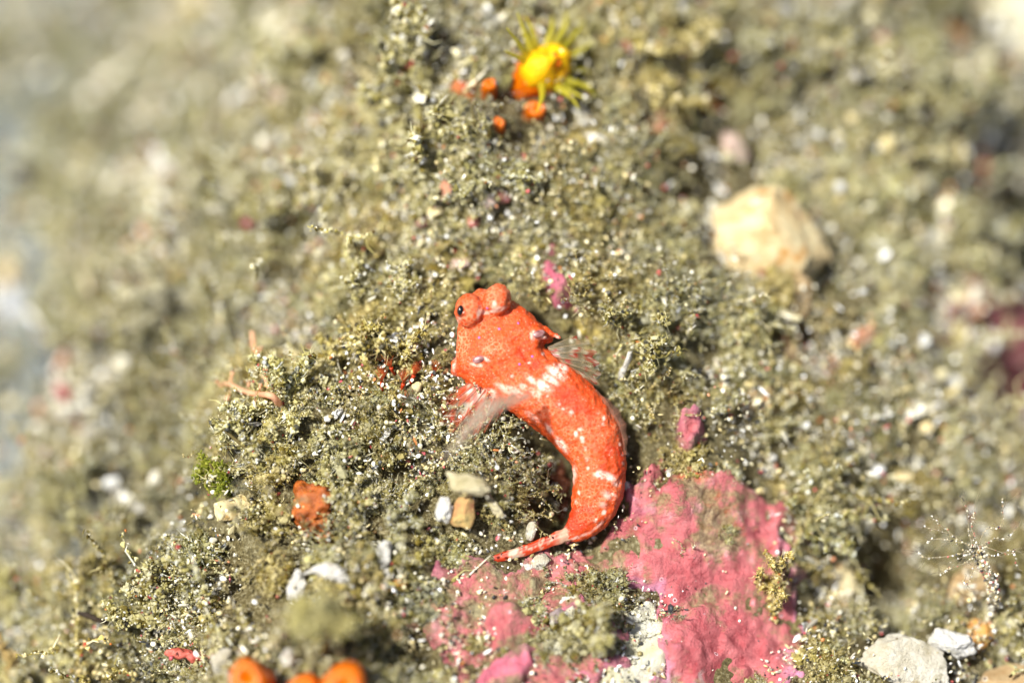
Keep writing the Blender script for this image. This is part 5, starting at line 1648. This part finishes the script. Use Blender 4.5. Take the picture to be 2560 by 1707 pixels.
# grains
def gen_grain(seed, kind):
    g = np.random.default_rng(seed)
    bm = bmesh.new(); bmesh.ops.create_icosphere(bm, subdivisions=2, radius=1.0)
    v = np.array([q.co for q in bm.verts]); f = np.array([[q.index for q in t.verts] for t in bm.faces]); bm.free()
    ax = {'round': (1, .9, .8), 'chip': (1, .75, .4), 'rod': (1.7, .45, .4), 'flake': (1.1, .85, .2)}[kind]
    for _ in range({'round': 3, 'chip': 9, 'rod': 5, 'flake': 7}[kind]):
        d = g.normal(size=3); d /= np.linalg.norm(d); lim = g.uniform(0.5, 0.85)
        t = np.maximum(v @ d - lim, 0); v = v - t[:, None] * d
    v = v * (1 + 0.10 * vnoise(v[:, 0] * 2 + seed, v[:, 1] * 2, v[:, 2] * 2))[:, None] * np.array(ax)
    return v, f, np.ones((len(v), 3))


gp = [proto('grain', gen_grain(300 + i, kd), M_GRAIN, kd == 'round') for i, kd in enumerate(['chip', 'chip', 'chip', 'rod', 'flake', 'round', 'chip', 'rod', 'flake', 'chip'])]
g = np.random.default_rng(6)
P, Nn = sample_ground(300000, g)
px, py, dd, pk, pl, fs = field_masks(P)
patch = fbm(P[:, 0] * 1.3 - 7, P[:, 1] * 1.3, 8.0, 3)
prob = np.clip(0.45 + 0.8 * patch + .25 * sstep(1500, 2100, px), 0.10, 1)
inp = (pk < 5)
gath = fbm(P[:, 0] * 2.6, P[:, 1] * 2.6, 4.0, 3)
prob = np.where(inp, np.clip(gath * 0.9 + .05, 0.015, 0.8) * sstep(-140, 5, pk) + 0.025, prob)
prob = np.where(pl < 5, np.clip(0.35 + gath * 0.9, 0.05, 0.85), prob)
prob = np.where((pk > -35) & (pk < 12), prob + .25, prob)
prob = prob * (1 - .6 * sstep(-2.6, -3.6, P[:, 2]) * (P[:, 0] < -3))
prob = np.where(fs < -6, 0.0, prob)
prob = np.where((np.hypot(px - 2205, py - 1400) < 80) | (np.hypot(px - 2570, py - 560) < 130), prob * .1, prob)
prob = np.where((px > 1780) & (px < 2120) & (py > 480) & (py < 760) & (np.hypot(px - 1925, py - 600) < 130), 0.05, prob)
k = g.random(len(P)) < prob
P, Nn, px, py, dd, inp, pl = P[k], Nn[k], px[k], py[k], dd[k], inp[k], pl[k]
n = len(P)
kk = g.random(n)
cat_pale = np.array([_S0(238, 232, 208), _S0(226, 216, 172), _S0(214, 210, 190), _S0(244, 244, 238), _S0(212, 196, 142)])
cat_dark = np.array([_S0(48, 50, 52), _S0(32, 32, 32), _S0(78, 80, 78)])
cat_mid = np.array([_S0(150, 146, 130), _S0(176, 160, 110), _S0(140, 128, 84), _S0(184, 178, 160)])
cat_warm = np.array([_S0(190, 96, 92), _S0(216, 150, 110), _S0(170, 76, 84), _S0(186, 120, 70)])
c = cat_mid[g.integers(0, 4, n)]
c = np.where((kk < 0.5)[:, None], cat_pale[g.integers(0, 5, n)], c)
c = np.where(((kk > 0.5) & (kk < 0.68))[:, None], cat_dark[g.integers(0, 3, n)], c)
c = np.where((kk > 0.945)[:, None], cat_warm[g.integers(0, 4, n)], c)
rs = 0.010 + 0.023 * g.random(n) ** 2.2
big = g.random(n) < 0.016 + 0.06 * sstep(.5, 2.2, dd) + .04 * sstep(1700, 2200, px)
rs = np.where(big, rs * g.uniform(1.6, 2.6 + 1.2 * sstep(.5, 2.5, dd), n), rs)
c = np.where((big & (g.random(n) < .5))[:, None], cat_pale[g.integers(0, 5, n)], c)
c = np.where(big[:, None], c * g.uniform(.5, 1.0, (n, 1)), c)
rs = rs * (1 + 0.7 * sstep(1.0, 4.0, dd))
onp = inp | (pl < 5)
off = np.where(onp, 0.055 + g.random(n) * 0.02, g.random(n) ** 1.1 * 0.30) + rs * 0.4
nr = g.normal(size=(n, 3)); nr /= np.linalg.norm(nr, axis=1, keepdims=True)
nr = nr + Nn * 0.6; nr /= np.linalg.norm(nr, axis=1, keepdims=True)
sand = scatter('sand_grains', P + Nn * off[:, None], nr, g.uniform(0, 6.28, n), rs, g.integers(0, len(gp), n), c, gp)
tag(sand, 'white, cream and black sand grains and shell bits caught in the turf', 'sand', None, 'stuff')
print('grains', n)
